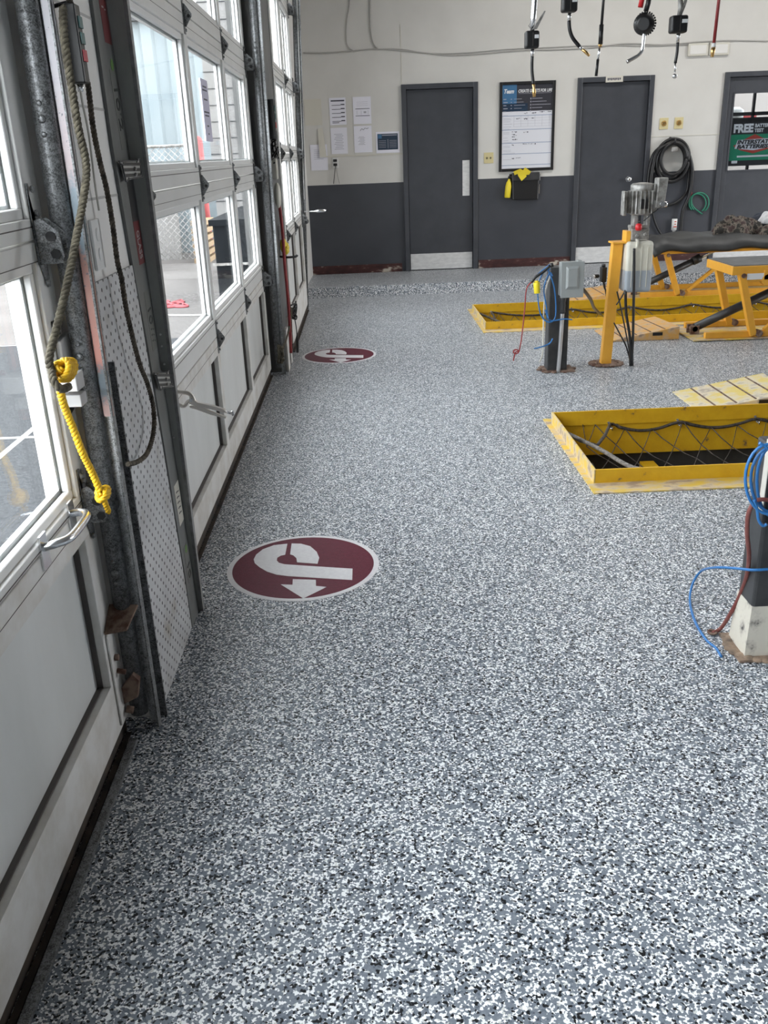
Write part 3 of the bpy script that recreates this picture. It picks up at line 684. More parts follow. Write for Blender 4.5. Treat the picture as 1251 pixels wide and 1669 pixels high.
# perforated panel
b = MB()
b.prism([(-.634, 2.122, .0), (-.634, 2.617, 0), (-.634, 2.62, .04), (-.634, 2.49, 1.183), (-.634, 2.122, 1.183)], (.006, 0, 0))
pp = b.build('perforated_panel', M['peg'], label='white perforated sheet metal panel on the wall between two overhead doors', cat='wall panel')
# switch box hints on the block wall
o = thing('wall_outlet', (-.634, 2.20, 1.22), 'white double socket on the block wall just above the perforated panel', 'outlet')
b = MB(); b.box(-.635, -.627, 2.165, 2.235, 1.205, 1.32); b.build('box', M['whitep'], o, bevel=.003)
b = MB(); b.ball((-.627, 2.20, 1.285), .014, (.3, 1, 1.1)); b.ball((-.627, 2.20, 1.24), .014, (.3, 1, 1.1)); b.build('socket_face', M['whitep'], o)

# door control with three buttons, grimy rope looped over it
def control(P0, h, w, dpt, tilt, label, group):
    x, y, z = P0
    o = thing('door_control', P0, label, 'door control', group)
    b = MB(); b.hexa([(x-dpt, y, z), (x, y, z), (x, y+w, z), (x-dpt, y+w, z)], [(x-dpt, y+tilt, z+h), (x, y+tilt, z+h), (x, y+w+tilt, z+h), (x-dpt, y+w+tilt, z+h)])
    hs = b.build('housing', M['black'], o, bevel=.003)
    for i, (f, mt_) in enumerate(((.70, 'teal'), (.50, 'teal'), (.28, 'cer'))):
        b = MB(); b.box(x, x+.004, y+w*.2+tilt*f, y+w*.85+tilt*f, z+h*f, z+h*(f+.15)); b.build('button', M[mt_], hs, bevel=.001, label='red button' if mt_ == 'cer' else 'teal button')
    return o
ctl = control((-.580, 2.118, 1.60), .150, .036, .034, .0, 'black three-button door control hung beside the nearest track', None)
b = MB(); b.tube(spline([(-.60, 2.14, 1.60), (-.602, 2.15, 1.56), (-.60, 2.155, 1.50), (-.604, 2.16, 1.40), (-.605, 2.165, 1.34)], 4), .0028, 6); b.build('cable', M['cordw'], ctl)
b = MB(); b.cyl((-.60, 2.145, 1.585), (-.60, 2.145, 1.6), .007, n=10); b.build('gland', M['chrome'], ctl)
b = MB(); b.tube([(-.634, 2.13, 1.745), (-.60, 2.13, 1.752), (-.585, 2.13, 1.75)], .004, 6); b.build('hanging_hook', M['blackm'], label='dark hook above the three-button door control', cat='hook')

def on_x(pts, x): return [P(u, v, 'x', x if not isinstance(x, list) else x[i]) for i, (u, v) in enumerate(pts)]
# long grimy rope: knot at the door, up over the hook, back down to a loop over the panel
pts = on_x([(92, 612), (80, 590), (92, 535), (108, 470), (122, 400), (138, 310), (140, 265), (128, 210), (118, 150), (107, 80), (103, 35), (103, 12)], [-.655, -.65, -.635, -.61, -.60, -.585, -.58, -.58, -.583, -.585, -.59, -.592])
b = MB(); b.rope(pts, .0085, .030)
rp = b.build('pull_rope', M['ropeg'], label='long grimy green twisted rope from the hook down to the yellow knot', cat='rope')
pts = [Vector((-.588, 2.118, 1.757)), Vector((-.604, 2.165, 1.745)), Vector((-.610, 2.175, 1.66))]+on_x([(141, 130), (146, 160), (152, 210), (163, 265), (174, 310), (184, 370), (191, 425), (198, 455), (205, 500), (216, 550), (228, 595), (240, 625), (250, 665), (250, 705), (240, 738), (225, 752), (208, 757)], [-.600]*2+[-.60]*6+[-.60]*9)
b = MB(); b.rope(pts, .0065, .026)
b.build('loop_rope', M['roped'], label='dark grimy rope hanging in a loop across the perforated panel', cat='rope')
# yellow rope with two knots
pts = on_x([(97, 632), (104, 660), (118, 695), (133, 735), (150, 770), (163, 800)], [-.640, -.645, -.645, -.64, -.637, -.632])
yr = thing('tie_rope', P(168, 830, 'x', -.64), 'yellow nylon rope with two knots tying down the nearest overhead door', 'rope')
b = MB(); b.rope(pts, .0085, .030); b.build('rope_length', M['ropey'], yr)
def knot(uv, x, r, parent, mat, turns=4):
    c = P(uv[0], uv[1], 'x', x); b = MB()
    for i in range(turns):      # parallel turns wrapped over each other
        f = i-(turns-1)/2; ring = []
        for k in range(15):
            a = 2*PI*k/14+.5
            ring.append(c+Vector((.55*r*math.cos(a), .95*r*math.sin(a)*.55+f*r*.50, r*.62*math.sin(a)-f*r*.12+.25*r*math.cos(a))))
        b.rope(ring, .0070, .026, 3)
    ring = [c+Vector((.5*r*math.sin(t*2), r*1.05*math.cos(t), r*.45*math.sin(t)+.2*r)) for t in [PI*k/8-.3 for k in range(10)]]
    b.rope(ring, .0075, .026, 3)
    return b.build('knot', mat, parent)
knot((107, 603), -.632, .026, yr, M['ropey']); knot((168, 805), -.630, .017, yr, M['ropey'])
b = MB(); b.rope(on_x([(168, 812), (172, 822), (177, 835)], -.632), .007, .026); b.build('rope_end', M['ropey'], yr)
b = MB(); b.rope(on_x([(84, 600), (88, 622), (100, 634), (112, 630)], [-.65, -.638, -.63, -.64]), .0085, .03); b.build('bight', M['ropeg'], rp)

# locking pliers clamped on the jamb
o = thing('locking_pliers', (-.60, 2.765, .72), 'long-nosed nickel locking pliers clamped to the grimy jamb', 'pliers')
Y = 2.775
def py(*uv, y=Y): return [P(u, v, 'y', y) for u, v in uv]
b = MB(); b.tube(spline(py((268, 633), (287, 638), (306, 641), (314, 648), (318, 657), (330, 661)), 4), [.0068]*21, 8)
b.build('upper_jaw', M['nickel'], o)
b = MB(); b.tube(spline(py((270, 654), (285, 658), (299, 662), (306, 655), (312, 652)), 4), .0065, 8); b.build('lower_jaw', M['nickel'], o)
b = MB()
A, B_, C_, D_ = py((311, 648), (340, 658), (366, 667), (362, 675)); 
pu = py((309, 645), (322, 655), (345, 660), (366, 667), (371, 673), (352, 668), (325, 663), (309, 658)); b.prism([p+Vector((0, -.009, 0)) for p in pu], (0, .018, 0)); b.build('upper_handle', M['nickel'], o, bevel=.002)
b = MB(); pu = py((309, 660), (325, 662), (350, 672), (369, 679), (368, 682), (345, 676), (320, 667), (309, 664)); b.prism([p+Vector((0, -.006, 0)) for p in pu], (0, .012, 0)); b.build('lower_handle', M['nickel'], o, bevel=.002)
b = MB(); q = py((366, 671), (377, 674), (381, 673)); b.cyl(q[0], q[1], .0035, n=10); b.cyl(q[1], q[2], .008, n=14); b.build('adjusting_screw', M['chrome'], o)
b = MB(); q = py((312, 651))[0]; b.cyl(q+Vector((0, -.012, 0)), q+Vector((0, .012, 0)), .006, n=12); b.build('rivet', M['chrome'], o)
b = MB(); q = py((268, 656))[0]; b.lathe(q+Vector((0, 0, -.01)), [(.004, 0), (.012, .004), (.012, .014), (.005, .02)], (0, 0, 1)); b.build('jaw_pad', M['rust'], o)

# ------------------------------------------------ clutter on the wall between middle and far door
o = control((-.555, 6.37, 1.55), .24, .10, .05, .0, 'black door control on the strip of wall before the far door', None)
b = MB(); b.box(-.555, -.553, 6.39, 6.44, 1.60, 1.72); b.build('button_plate', M['boxg'], o)
def tangle(name, c, r, n, rad, mat, label, cat, sz=(.5, 1, 1.3)):
    b = MB()
    for i in range(n):
        p = [Vector(c)+Vector((random.uniform(-r, r)*sz[0], random.uniform(-r, r)*sz[1], random.uniform(-r, r)*sz[2])) for _ in range(7)]
        b.tube(spline(p, 5), rad, 5)
    return b.build(name, mat, label=label, cat=cat)
tangle('cable_tangle', (-.575, 6.44, 1.47), .06, 4, .006, M['hose'], 'tangled black cables just below the far door control', 'cables')
b = MB(); b.box(-.605, -.565, 6.39, 6.46, 1.30, 1.43); b.build('junction_box', M['ivory'], bevel=.008, label='small pale plastic box below the tangled cables', cat='box')
b = MB(); b.ball((-.575, 6.40, 1.20), .055, (.45, .7, 1.5)); o = b.build('chemical_jug', M['ivory'], label='pale rounded plastic container hung under the small pale box', cat='container')
b = MB(); b.tube(spline([(-.595, 6.48, 1.16), (-.575, 6.47, 1.12), (-.565, 6.44, .95), (-.565, 6.42, .75), (-.56, 6.41, .55), (-.562, 6.42, .3), (-.57, 6.44, .12)], 5), .011, 8)
b.build('red_hose', M['redh'], label='red hose hanging down the wall between middle and far door', cat='hose')
b = MB(); b.box(-.605, -.57, 6.52, 6.60, .90, 1.0); b.build('paper_cup', M['whitep'], bevel=.012, label='small bright white box by the far door sill', cat='box')
b = MB(); b.ball((-.575, 6.55, .86), .05, (.5, .8, 1.1)); 
for k in range(5): b.ball((-.56, 6.52+.02*k, .82+.02*(k % 3)), .022)
b.build('yellow_glove', M['tape'], label='crumpled yellow glove wedged below the white box', cat='glove')
b = MB(); b.tube(spline([(-.60, 6.50, .79), (-.55, 6.48, .785), (-.49, 6.46, .79), (-.475, 6.46, .80)], 4), .008, 8); b.build('lever_handle', M['black'], label='black lever sticking out below the yellow glove', cat='lever')
b = MB(); b.rope([(-.57, 6.6, .8), (-.575, 6.58, .6), (-.56, 6.56, .4), (-.565, 6.55, .25)], .007, .03); b.build('hanging_rope', M['ropeg'], label='grimy rope hanging below the black lever', cat='rope')
tangle('rope_bundle', (-.60, 6.02, .20), .045, 3, .008, M['ropeg'], 'knotted yellowish rope around the foot of the middle door track', 'rope')
tangle('cord_bundle', (-.555, 6.72, .38), .05, 3, .006, M['hose'], 'black cord bundle low on the wall before the far door', 'cords')
b = MB(); b.rope([(-.60, 6.02, .22), (-.575, 6.2, .26), (-.56, 6.5, .34), (-.56, 6.7, .40)], .006, .028); b.build('slack_rope', M['ropeg'], label='pale slack rope from track foot up to the black cord bundle', cat='rope')
b = MB(); b.tube(spline([(-.56, 6.74, .36), (-.545, 6.76, .26), (-.545, 6.78, .12), (-.55, 6.78, .05)], 4), [.004]*7+[.010]*6, 6); b.build('cord_end', M['hose'], label='black cord end dangling near the floor by the wall', cat='cord')
b = MB(); b.box(-.604, -.585, 6.36, 6.5, 0, .30); b.box(-.604, -.585, 6.62, 6.72, 0, .34); b.build('kick_board', M['dirty'], bevel=.002, label='dirty boards at the foot of the wall between middle and far door', cat='board')
b = MB(); q = [P(u, v, 'y', 9.1) for u, v in ((495, 345), (510, 344.5), (518, 344), (531, 343))]; b.tube(q, [.006, .006, .016, .012], 8); b.build('release_handle', M['chrome'], label='bright slim handle sticking out from the far track towards the room', cat='handle')

# ================================================================== FLOOR DECALS
cA = Vector((-.2847, 3.0576, 0)); cB = Vector((-.2359, 6.8574, 0)); RAD = .2866
def crop(u, v): return P(340+.27562*u, 540+.27562*v, 'z', .0012)-cA
body = [(850, 1405), (848, 1472), (470, 1449), (400, 1440), (345, 1422), (300, 1396), (272, 1372), (266, 1350), (280, 1322), (320, 1290), (385, 1266), (465, 1257), (452, 1322), (425, 1328), (405, 1340), (402, 1356), (415, 1370), (448, 1379), (640, 1392)]
hook = [(490, 1256), (545, 1257), (600, 1272), (638, 1305), (653, 1340), (643, 1376), (522, 1367), (518, 1342), (500, 1326), (481, 1320)]
arrow = [(497, 1467), (633, 1471), (634, 1507), (696, 1513), (559, 1581), (426, 1498), (495, 1500)]
def decal(c, label):
    o = thing('floor_decal', c, label, 'floor decal', None)
    def disc(r, z0, z1):
        b = MB(); b.prism([(c.x+r*math.cos(2*PI*k/96), c.y+r*math.sin(2*PI*k/96), z0) for k in range(96)], (0, 0, z1-z0)); return b
    disc(RAD, .0001, .0012).build('white_rim', M['decal'], o); disc(RAD-.020, .0012, .0018).build('maroon_disc', M['maroon'], o)
    for nm, pl in (('hooked_bar', body), ('hook_tip', hook), ('arrow', arrow)):
        b = MB(); b.prism([Vector((c.x, c.y, .0018))+Vector((q.x, q.y, 0)) for q in (crop(*p) for p in pl)], (0, 0, .0006)); b.build(nm, M['decal'], o)
decal(cA, 'nearer round maroon floor decal with white hooked arrow')
decal(cB, 'farther round maroon floor decal with white hooked arrow')

# ================================================================== INSPECTION PITS
def pit(i, x0, y0, y1, label, hooks, flange_front, flange_back):
    o = thing('pit_curb', (x0, y0, 0), label, 'pit frame')
    H = .07; T = .010
    b = MB()
    b.box(x0, PX1, y0, y0+T, -.05, H); b.build('front_curb', M['yellow'], o, bevel=.002)
    b = MB(); b.box(x0, PX1, y1-T-.005, y1-.005, -.012, H); b.build('back_curb', M['yellow'], o, bevel=.002)
    b = MB(); b.box(x0-.004, x0+T-.004, y0, y1, -.05, H); b.build('end_curb', M['yellow_edge'], o, bevel=.002)
    b = MB(); b.box(x0-.012, PX1, y0-flange_front, y0, 0, .006); b.box(x0-.032, x0, y0-flange_front, y1+flange_back, .0, .0055); b.box(x0-.012, PX1, y1, y1+flange_back, 0, .006)
    b.build('flange', M['yellow_edge'], o)
    b = MB(); b.box(x0-.04, PX1, y1+.001, y1+.03, -.19, -.121); b.box(x0-.04, x0, y0, y1, -.27, -.121); b.box(x0, PX1, y0-.03, y0, -.27, -.121)
    b.box(x0, PX1, y1-.0045, y1, -.19, -.012)
    b.build('lining', M['yellow'], o, label='yellow painted lining below the curb')
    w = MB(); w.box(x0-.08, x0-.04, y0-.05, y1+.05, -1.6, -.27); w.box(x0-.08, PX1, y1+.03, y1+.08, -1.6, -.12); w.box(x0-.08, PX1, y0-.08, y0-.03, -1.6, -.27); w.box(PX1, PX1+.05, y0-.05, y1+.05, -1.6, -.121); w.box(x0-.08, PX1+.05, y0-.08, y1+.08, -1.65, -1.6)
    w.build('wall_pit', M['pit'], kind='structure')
    # net: rope edge with hooks along the back, mesh sagging to the front curb
    nt = thing('safety_net', (x0+.2, y0+.3, -.1), 'black sagging safety net hooked across the %s pit' % ('nearer' if i == 0 else 'farther'), 'net')
    ya, yb = y0+.012, y1-.03
    hx = hooks
    def edge(x):
        k = 0
        for a, c in zip(hx, hx[1:]):
            if a <= x <= c:
                return -.006-.045*math.sin(PI*(x-a)/(c-a))
        return -.01
    xa = x0+.16; xb = PX1-.3
    b = MB(); pts = [(xa-.14, ya+(yb-ya)*.72, .03), (xa, ya+(yb-ya)*.62, -.01)]
    x = hx[0]
    while x < xb: pts.append((x, yb, edge(x))); x += .05
    b.tube(spline(pts, 2), .009, 6); b.build('edge_rope', M['net'], nt)
    b = MB(); b.rope([(xa-.14, ya+(yb-ya)*.72, .035), (xa, ya+(yb-ya)*.55, -.01), (xa+.09, ya+.25, -.02), (xa+.16, ya+.01, .045)], .011, .03); b.build('corner_rope', M['roped'] if i else var('pale_grimy_rope', (.12, .11, .10), (.32, .30, .28), 60, .9), nt)
    b = MB(); n = 7; dx = .16
    def nd(u, j):
        tt = j/n; x = u; y = ya+(yb-ya)*tt
        zf = .03*(1-tt)+edge(max(x, hx[0]))*tt - .16*math.sin(PI*tt)**.8
        return Vector((x+random.uniform(-.008, .008), y+random.uniform(-.008, .008), zf+random.uniform(-.006, .006)))
    cols = int((xb-xa)/dx); grid = {}
    for c in range(-1, cols+2):
        for j in range(n+1): grid[(c, j)] = nd(min(max(xa+(c+(.5 if j % 2 else 0))*dx, xa), xb), j)
    for c in range(0, cols+1):
        for j in range(n):
            a = grid[(c, j)]
            if j % 2 == 0: q = [grid[(c, j+1)], grid[(c-1, j+1)]]
            else: q = [grid[(c, j+1)], grid[(c+1, j+1)]]
            for e in q:
                mid = (a+e)/2+Vector((0, 0, -.006)); b.tube([a, mid, e], .0028, 4)
    b.build('mesh_cord', M['net'], nt)
    for x in hx:
        if x > 3.9: break
        b = MB(); b.bar((x-.008, y1-.018, .005), (x+.004, y1-.03, -.03), .012, .006, (0, 1, 0)); b.tube([(x+.004, y1-.03, -.026), (x+.010, y1-.045, -.036), (x+.012, y1-.04, -.018)], .0035, 6)
        b.build('hook', M['chrome'], nt, label='bright metal hook')
    return o
HN = [1.32, 1.705, 2.14, 2.55, 2.95, 3.35, 3.75, 4.15, 4.55, 4.95, 5.35, 5.75, 6.0]
pit(0, *PITS[0], 'yellow steel curb around the nearer inspection pit', HN, .127, .09)
HF = [1.18, 1.95, 2.5, 3.1, 3.7, 4.3, 4.9, 5.5, 6.0]
pit(1, *PITS[1], 'yellow steel curb around the farther inspection pit', HF, .125, .13)
# things in the near pit
o = thing('pit_jack', (1.35, 4.4, -.45), 'oily red steel jack under the net at the near pit corner', 'jack')
b = MB(); b.box(1.06, 1.48, 4.40, 4.72, -.42, -.30); b.cyl((1.15, 4.5, -.30), (1.15, 4.5, -.24), .05); b.box(1.0, 1.6, 4.36, 4.42, -.38, -.32); b.build('body', M['oxred'], o, bevel=.01)
b = MB(); b.box(1.49, 1.57, 4.60, 4.72, -.42, -.22); b.build('bracket', M['yellow'], o, bevel=.004)
b = MB()
for k in range(16): b.box(1.02, 1.72, 3.90+k*.032, 3.908+k*.032, -.46, -.44)
for k in range(4): b.box(1.05+k*.2, 1.06+k*.2, 3.88, 4.42, -.47, -.445)
b.build('pit_grating', M['oxred'], label='dark rusty grating inside the nearer pit', cat='grating')
b = MB(); b.box(1.8, 5.2, 4.05, 4.6, -.62, -.55); b.box(1.8, 5.2, 4.05, 4.09, -.55, -.47); b.build('drain_tray', M['deck'], bevel=.01, label='long dark metal tray inside the nearer pit', cat='tray')

# ================================================================== RAMP PLATES
def wedge(x0, x1, y0, y1, h, mat, label, grooves, slot, sk=0.0, name='ramp_plate'):
    o = thing(name, (x0, y0, 0), label, 'ramp')
    b = MB(); b.hexa([(x0, y0, 0), (x1, y0, 0), (x1, y1, 0), (x0, y1, 0)], [(x0, y0, .006), (x1, y0, h), (x1-sk, y1, h), (x0, y1, .006)]); b.build('deck', M[mat], o, bevel=.003)
    b = MB()
    for k in range(grooves):
        f = (k+1)/(grooves+1); x = x0+(x1-x0)*f; z = .006+(h-.006)*f
        b.bar((x, y0+.015, z), (x-sk*f, y1-.01, z), .010, .005)
    b.build('cleat', M['rust'], o)
    if slot:
        b = MB(); f0, f1 = slot; b.box(x0+(x1-x0)*f0, x0+(x1-x0)*f1, y0-.002, y0+.006, .035, .06); b.build('hand_hole', M['black'], o)
    return o
wedge(1.88, 2.43, 6.94, 7.42, .10, 'ramp', 'worn orange ramp plate in front of the farther pit', 4, (.62, .76), .05)
wedge(1.86, 2.41, 4.885, 5.345, .10, 'ramp2', 'scraped pale yellow ramp plate behind the nearer pit', 4, (.62, .78))
wedge(1.95, 2.60, 8.90, 9.44, .10, 'ramp', 'worn orange ramp plate behind the farther pit, half hidden by the grey box', 4, None)

# ================================================================== LOW LIFTS
def lift(dx, dy, label, far):
    o = thing('vehicle_lift', (2.96+dx, 6.84+dy, 0), label, 'vehicle lift')
    V = lambda x, y, z: Vector((x+dx, y+dy, z))
    b = MB(); b.box(2.5+dx, 5.4+dx, 6.80+dy, 7.38+dy, .006, .014); b.build('base_plate', M['yellow_edge'], o)
    for y in (6.86, 7.32):
        b = MB(); b.box(2.60+dx, 5.4+dx, y-.022+dy, y+.022+dy, .014, .06); b.build('base_rail', M['orange'], o, bevel=.004)
    ztop = .50 if not far else .43
    for y in (6.838, 7.318):
        for x in (2.965, 4.6):
            b = MB(); b.bar(V(x, y, .03), V(x-.14, y, ztop), .05, .055, (0, 1, 0)); b.build('leg', M['orange'], o, bevel=.004)
            b = MB(); b.cyl(V(x+.04, y-.035, .045), V(x+.04, y+.035, .045), .026, n=14); b.build('pivot', M['rust'], o); b = MB(); b.cyl(V(x-.13, y-.04, ztop-.015), V(x-.13, y+.04, ztop-.015), .018, n=12); b.build('pivot', M['rust'], o)
    for y in (6.838,) if not far else (6.838,):
        b = MB(); b.bar(V(3.06, y+.02, .06), V(3.40, y+.02, .33 if far else .36), .03, .045, (0, 1, 0)); b.build('brace', M['orange'], o, bevel=.003)
    # platform
    z0, z1 = (.49, .555) if not far else (.425, .455)
    b = MB(); x0 = 2.745
    b.box(x0+dx, 5.4+dx, 6.81+dy, 6.86+dy, z0, z1); b.box(x0+dx, 5.4+dx, 7.30+dy, 7.35+dy, z0, z1); b.box(x0+dx, x0+.05+dx, 6.86+dy, 7.30+dy, z0, z1)
    b.build('platform_frame', M['orange'], o, bevel=.005)
    b = MB(); b.box(x0+.012+dx, 5.38+dx, 6.822+dy, 7.338+dy, z1-.01, z1+.006); b.build('platform_deck', M['deck'], o)
    # cylinder
    b = MB(); A_, B2 = V(2.60, 7.08, .06), V(3.22, 7.08, .335); b.cyl(A_, B2, .033, n=20); u = (B2-A_).normalized(); b.cyl(B2-u*.05, B2+u*.03, .042, n=20); b.build('cylinder', M['blackm'], o)
    b = MB(); b.cyl(B2, B2+u*.42, .014, n=14); b.build('piston_rod', M['chrome'], o)
    b = MB(); b.cyl(V(2.585, 7.03, .055), V(2.585, 7.13, .055), .022, n=14); b.box(2.55+dx, 2.62+dx, 7.03+dy, 7.05+dy, .01, .08); b.box(2.55+dx, 2.62+dx, 7.11+dy, 7.13+dy, .01, .08); b.build('cylinder_mount', M['rust'], o)
    if not far:
        b = MB(); b.box(2.86, 2.985, 6.806, 6.809, .455, .50); b.build('label_plate', M['signw'], o, label='white paper label')
        b = MB(); b.box(2.84, 5.3, 6.815, 6.83, .44, .49); b.cyl((3.02, 6.80, .45), (3.02, 6.86, .45), .045, n=16); b.box(2.985, 3.05, 6.80, 6.85, .45, .52); b.build('lug', M['orange'], o, bevel=.003)
    return o
lift(0, 0, 'low orange-yellow lift frame on the near side of the farther pit', False)
lift(.115, 2.11, 'low orange-yellow lift frame under the grey cover, near the back wall', True)

# grey rubber cover draped on the far lift
b = MB(); nx, ny = 60, 12; vs = []; fs = []
X0, X1, Y0, Y1 = 2.80, 5.4, 8.88, 9.62
for i in range(nx+1):
    for j in range(ny+1):
        u, v = i/nx, j/ny; x = X0+(X1-X0)*u; y = Y0+(Y1-Y0)*v
        z = .555+.010*math.sin(x*7+y*5)+.008*math.sin(x*17+y*3)
        e = min(v, 1-v)*ny
        if v < .17: z -= (.17-v)/.17*.10; y += .01*(math.sin(x*9))
        if v > .9: z -= (v-.9)/.1*.06
        if u < .05: z -= (.05-u)/.05*.05; y += (v-.5)*-.05
        vs.append((x+.01*math.sin(y*20), y, z)); 
for i in range(nx):
    for j in range(ny): a = i*(ny+1)+j; fs.append((a, a+ny+1, a+ny+2, a+1))
b.add(vs, fs, True); b.build('rubber_cover', M['cover'], solid=.03, label='long dark grey rubber cover draped on the far lift', cat='cover')

def heap(name, c, sx, sy, sz, mat, label, cat, seed, nn=34):
    """crumpled cloth: folded sheet of bumps resting on its base"""
    r = random.Random(seed); b = MB(); vs = []; fs = []
    ph = [(r.uniform(4, 12), r.uniform(4, 12), r.uniform(0, 6)) for _ in range(9)]
    for i in range(nn+1):
        for j in range(nn+1):
            u, v = 2*i/nn-1, 2*j/nn-1; rr = math.sqrt(u*u+v*v)
            env = max(0, 1-rr**2.4)
            f = sum(abs(math.sin(a*u+c_*v+p)) for a, c_, p in ph[:5])/5*1.25-.12
            ed = 1+.16*math.sin(5*math.atan2(v, u)+seed)+.08*math.sin(11*math.atan2(v, u))
            vs.append((c[0]+u*sx*ed, c[1]+v*sy*ed, c[2]+sz*env**.55*(.35+.95*f)+.004))
    for i in range(nn):
        for j in range(nn):
            if math.hypot(2*(i+.5)/nn-1, 2*(j+.5)/nn-1) < 1.02: a = i*(nn+1)+j; fs.append((a, a+nn+1, a+nn+2, a+1))
    b.add(vs, fs, True); return b.build(name, mat, label=label, cat=cat, solid=.006, sub=1)
heap('camouflage_jacket', (3.72, 9.25, .555), .23, .17, .15, M['camo'], 'crumpled camouflage jacket on the grey rubber cover', 'jacket', 3)
heap('dark_cloth', (4.08, 9.38, .555), .24, .14, .16, M['cloth'], 'dark blue-grey cloth heap right of the camouflage jacket', 'cloth', 5)
heap('black_cloth', (4.15, 9.10, .555), .26, .12, .09, M['camo'], 'dark patterned cloth lying in front of the white rag', 'cloth', 8)
heap('white_rag', (4.12, 9.28, .64), .15, .10, .12, M['towel'], 'crumpled white rag on top of the dark cloths', 'rag', 11)

# ================================================================== ELECTRICAL POST
o = thing('utility_post', (1.285, 6.08, 0), 'square black steel post with flexible conduit, under the grey box', 'post')
b = MB(); b.box(1.215, 1.35, 6.02, 6.14, 0, .70); b.build('post_tube', M['blackm'], o, bevel=.006)
b = MB(); b.box(1.19, 1.40, 5.99, 6.17, 0, .012); 
for k in range(10): a = k*.63; b.ball((1.29+.12*math.cos(a), 6.08+.10*math.sin(a), .006), .02, (1, 1, .4))
b.build('foot_plate', M['rust'], o)
b = MB(); b.tube(spline([(1.285, 5.995, 0), (1.292, 5.995, .15), (1.298, 5.998, .32), (1.30, 6.0, .41)], 5), .014, 10); b.build('conduit', M['conduit'], o)
b = MB(); b.lathe((1.30, 6.0, .40), [(.016, 0), (.021, .01), (.018, .03), (.021, .05), (.018, .07), (.023, .09), (.023, .12)], (0, 0, 1), 14); b.build('conduit_fitting', M['blackm'], o)
o = thing('electrical_box', (1.344, 5.97, .516), 'grey metal electrical enclosure on top of the black post', 'electrical box')
b = MB(); b.box(1.272, 1.415, 5.94, 6.03, .520, .735); b.build('enclosure', M['boxg'], o, bevel=.004)
b = MB(); b.box(1.268, 1.419, 5.928, 5.94, .512, .742); b.hexa([(1.298, 5.928, .565), (1.385, 5.928, .565), (1.385, 5.928, .715), (1.298, 5.928, .715)], [(1.312, 5.915, .585), (1.372, 5.915, .585), (1.372, 5.915, .70), (1.312, 5.915, .70)]); b.build('cover', M['boxg'], o, bevel=.003)
b = MB(); b.box(1.415, 1.424, 5.96, 5.985, .57, .60); b.box(1.38, 1.405, 5.95, 6.0, .735, .745); b.build('hasp', M['boxg'], o)
# cords and connectors of the post
b = MB(); pts = py((896, 433), (885, 443), (872, 452), (866, 460), y=5.93); b.tube(spline(pts, 4), .010, 8); b.tube([pts[0], pts[0]+Vector((.02, 0, .005))], .014, 8); b.build('air_coupler', M['black'], label='black and silver air coupler left of the grey box', cat='coupler')
b = MB(); q = py((874, 460), (875, 478), y=5.93); b.cyl(q[0], q[1], .022, .020, n=14); b.cyl(q[0]+Vector((0, 0, .01)), q[0], .014, n=12); b.build('yellow_plug', M['yplug'], label='yellow plug dangling beside the grey box', cat='plug', bevel=.002)
b = MB(); pts = [P(u, v, 'y', y) for u, v, y in ((868, 458, 5.93), (858, 470, 5.92), (855, 500, 5.90), (852, 530, 5.88), (849, 555, 5.86), (846, 570, 5.84))]; pts += [P(845, 573, 'y', 5.84)+Vector((.018*math.cos(a)-.018, 0, .014*math.sin(a))) for a in (0, 1.2, 2.4, 3.6, 4.8, 6)]; pts += [P(840, 574, 'y', 5.85), P(836, 588, 'y', 5.86)]
b.tube(spline(pts, 5), .0045, 6); b.build('red_air_tube', M['redh'], label='thin dark red tube hanging from the coupler with a small loop', cat='tube')
b = MB()
for pl, r in (([(896, 438), (884, 446), (876, 470), (880, 510), (893, 525), (905, 515), (903, 470), (893, 440)], .0045), ([(893, 520), (890, 500), (886, 470), (895, 445), (900, 450)], .0045), ([(888, 505), (896, 522), (918, 520), (932, 521)], .0045), ([(900, 552), (895, 560), (880, 566), (870, 568)], .0045), ([(873, 450), (884, 440), (897, 430)], .004)):
    b.tube(spline([P(u, v, 'y', 5.955+.01*(k % 2)) for k, (u, v) in enumerate(pl)], 5), r, 6)
b.build('blue_tube_coil', M['blue'], label='blue air tubing coiled around the black post under the grey box', cat='tube')
b = MB(); b.tube(spline([P(u, v, 'y', 5.97) for u, v in ((898, 445), (890, 470), (886, 505), (885, 550), (884, 575), (879, 590))], 5), .0055, 6); b.build('hanging_cable', M['cordw'], label='dirty white cord hanging down the left side of the black post', cat='cord')
b = MB(); b.tube(spline([P(u, v, 'y', y) for u, v, y in ((936, 462, 5.99), (950, 472, 6.1), (962, 488, 6.5), (968, 502, 7.0), (978, 512, 7.5))], 6), .012, 8); b.build('power_cable', M['hose'], label='thick black cable from the grey box into the farther pit', cat='cable')

# ================================================================== HYDRAULIC POWER UNIT
o = thing('pump_stand', (1.653, 6.18, 0), 'orange-yellow steel stand post carrying the pump motor', 'post')
b = MB(); b.bar((1.655, 6.18, 0), (1.69, 6.18, .825), .070, .06, (0, 1, 0)); b.build('post_tube', M['orange'], o, bevel=.005)
b = MB(); b.box(1.645, 1.745, 6.12, 6.24, .822, .834); b.box(1.735, 1.765, 6.13, 6.23, .80, .90); b.build('head_plate', M['orange'], o, bevel=.003)
b = MB(); b.box(1.57, 1.75, 6.10, 6.27, 0, .012)
for k in range(14): a = k*.45; b.ball((1.66+.10*math.cos(a), 6.18+.09*math.sin(a), .008), .022, (1.2, 1, .5))
b.cyl((1.585, 6.13, 0), (1.585, 6.13, .04), .006, n=6); b.cyl((1.73, 6.13, 0), (1.73, 6.13, .03), .006, n=6); b.build('foot_plate', M['rust'], o)
cx, cy = 1.822, 6.16
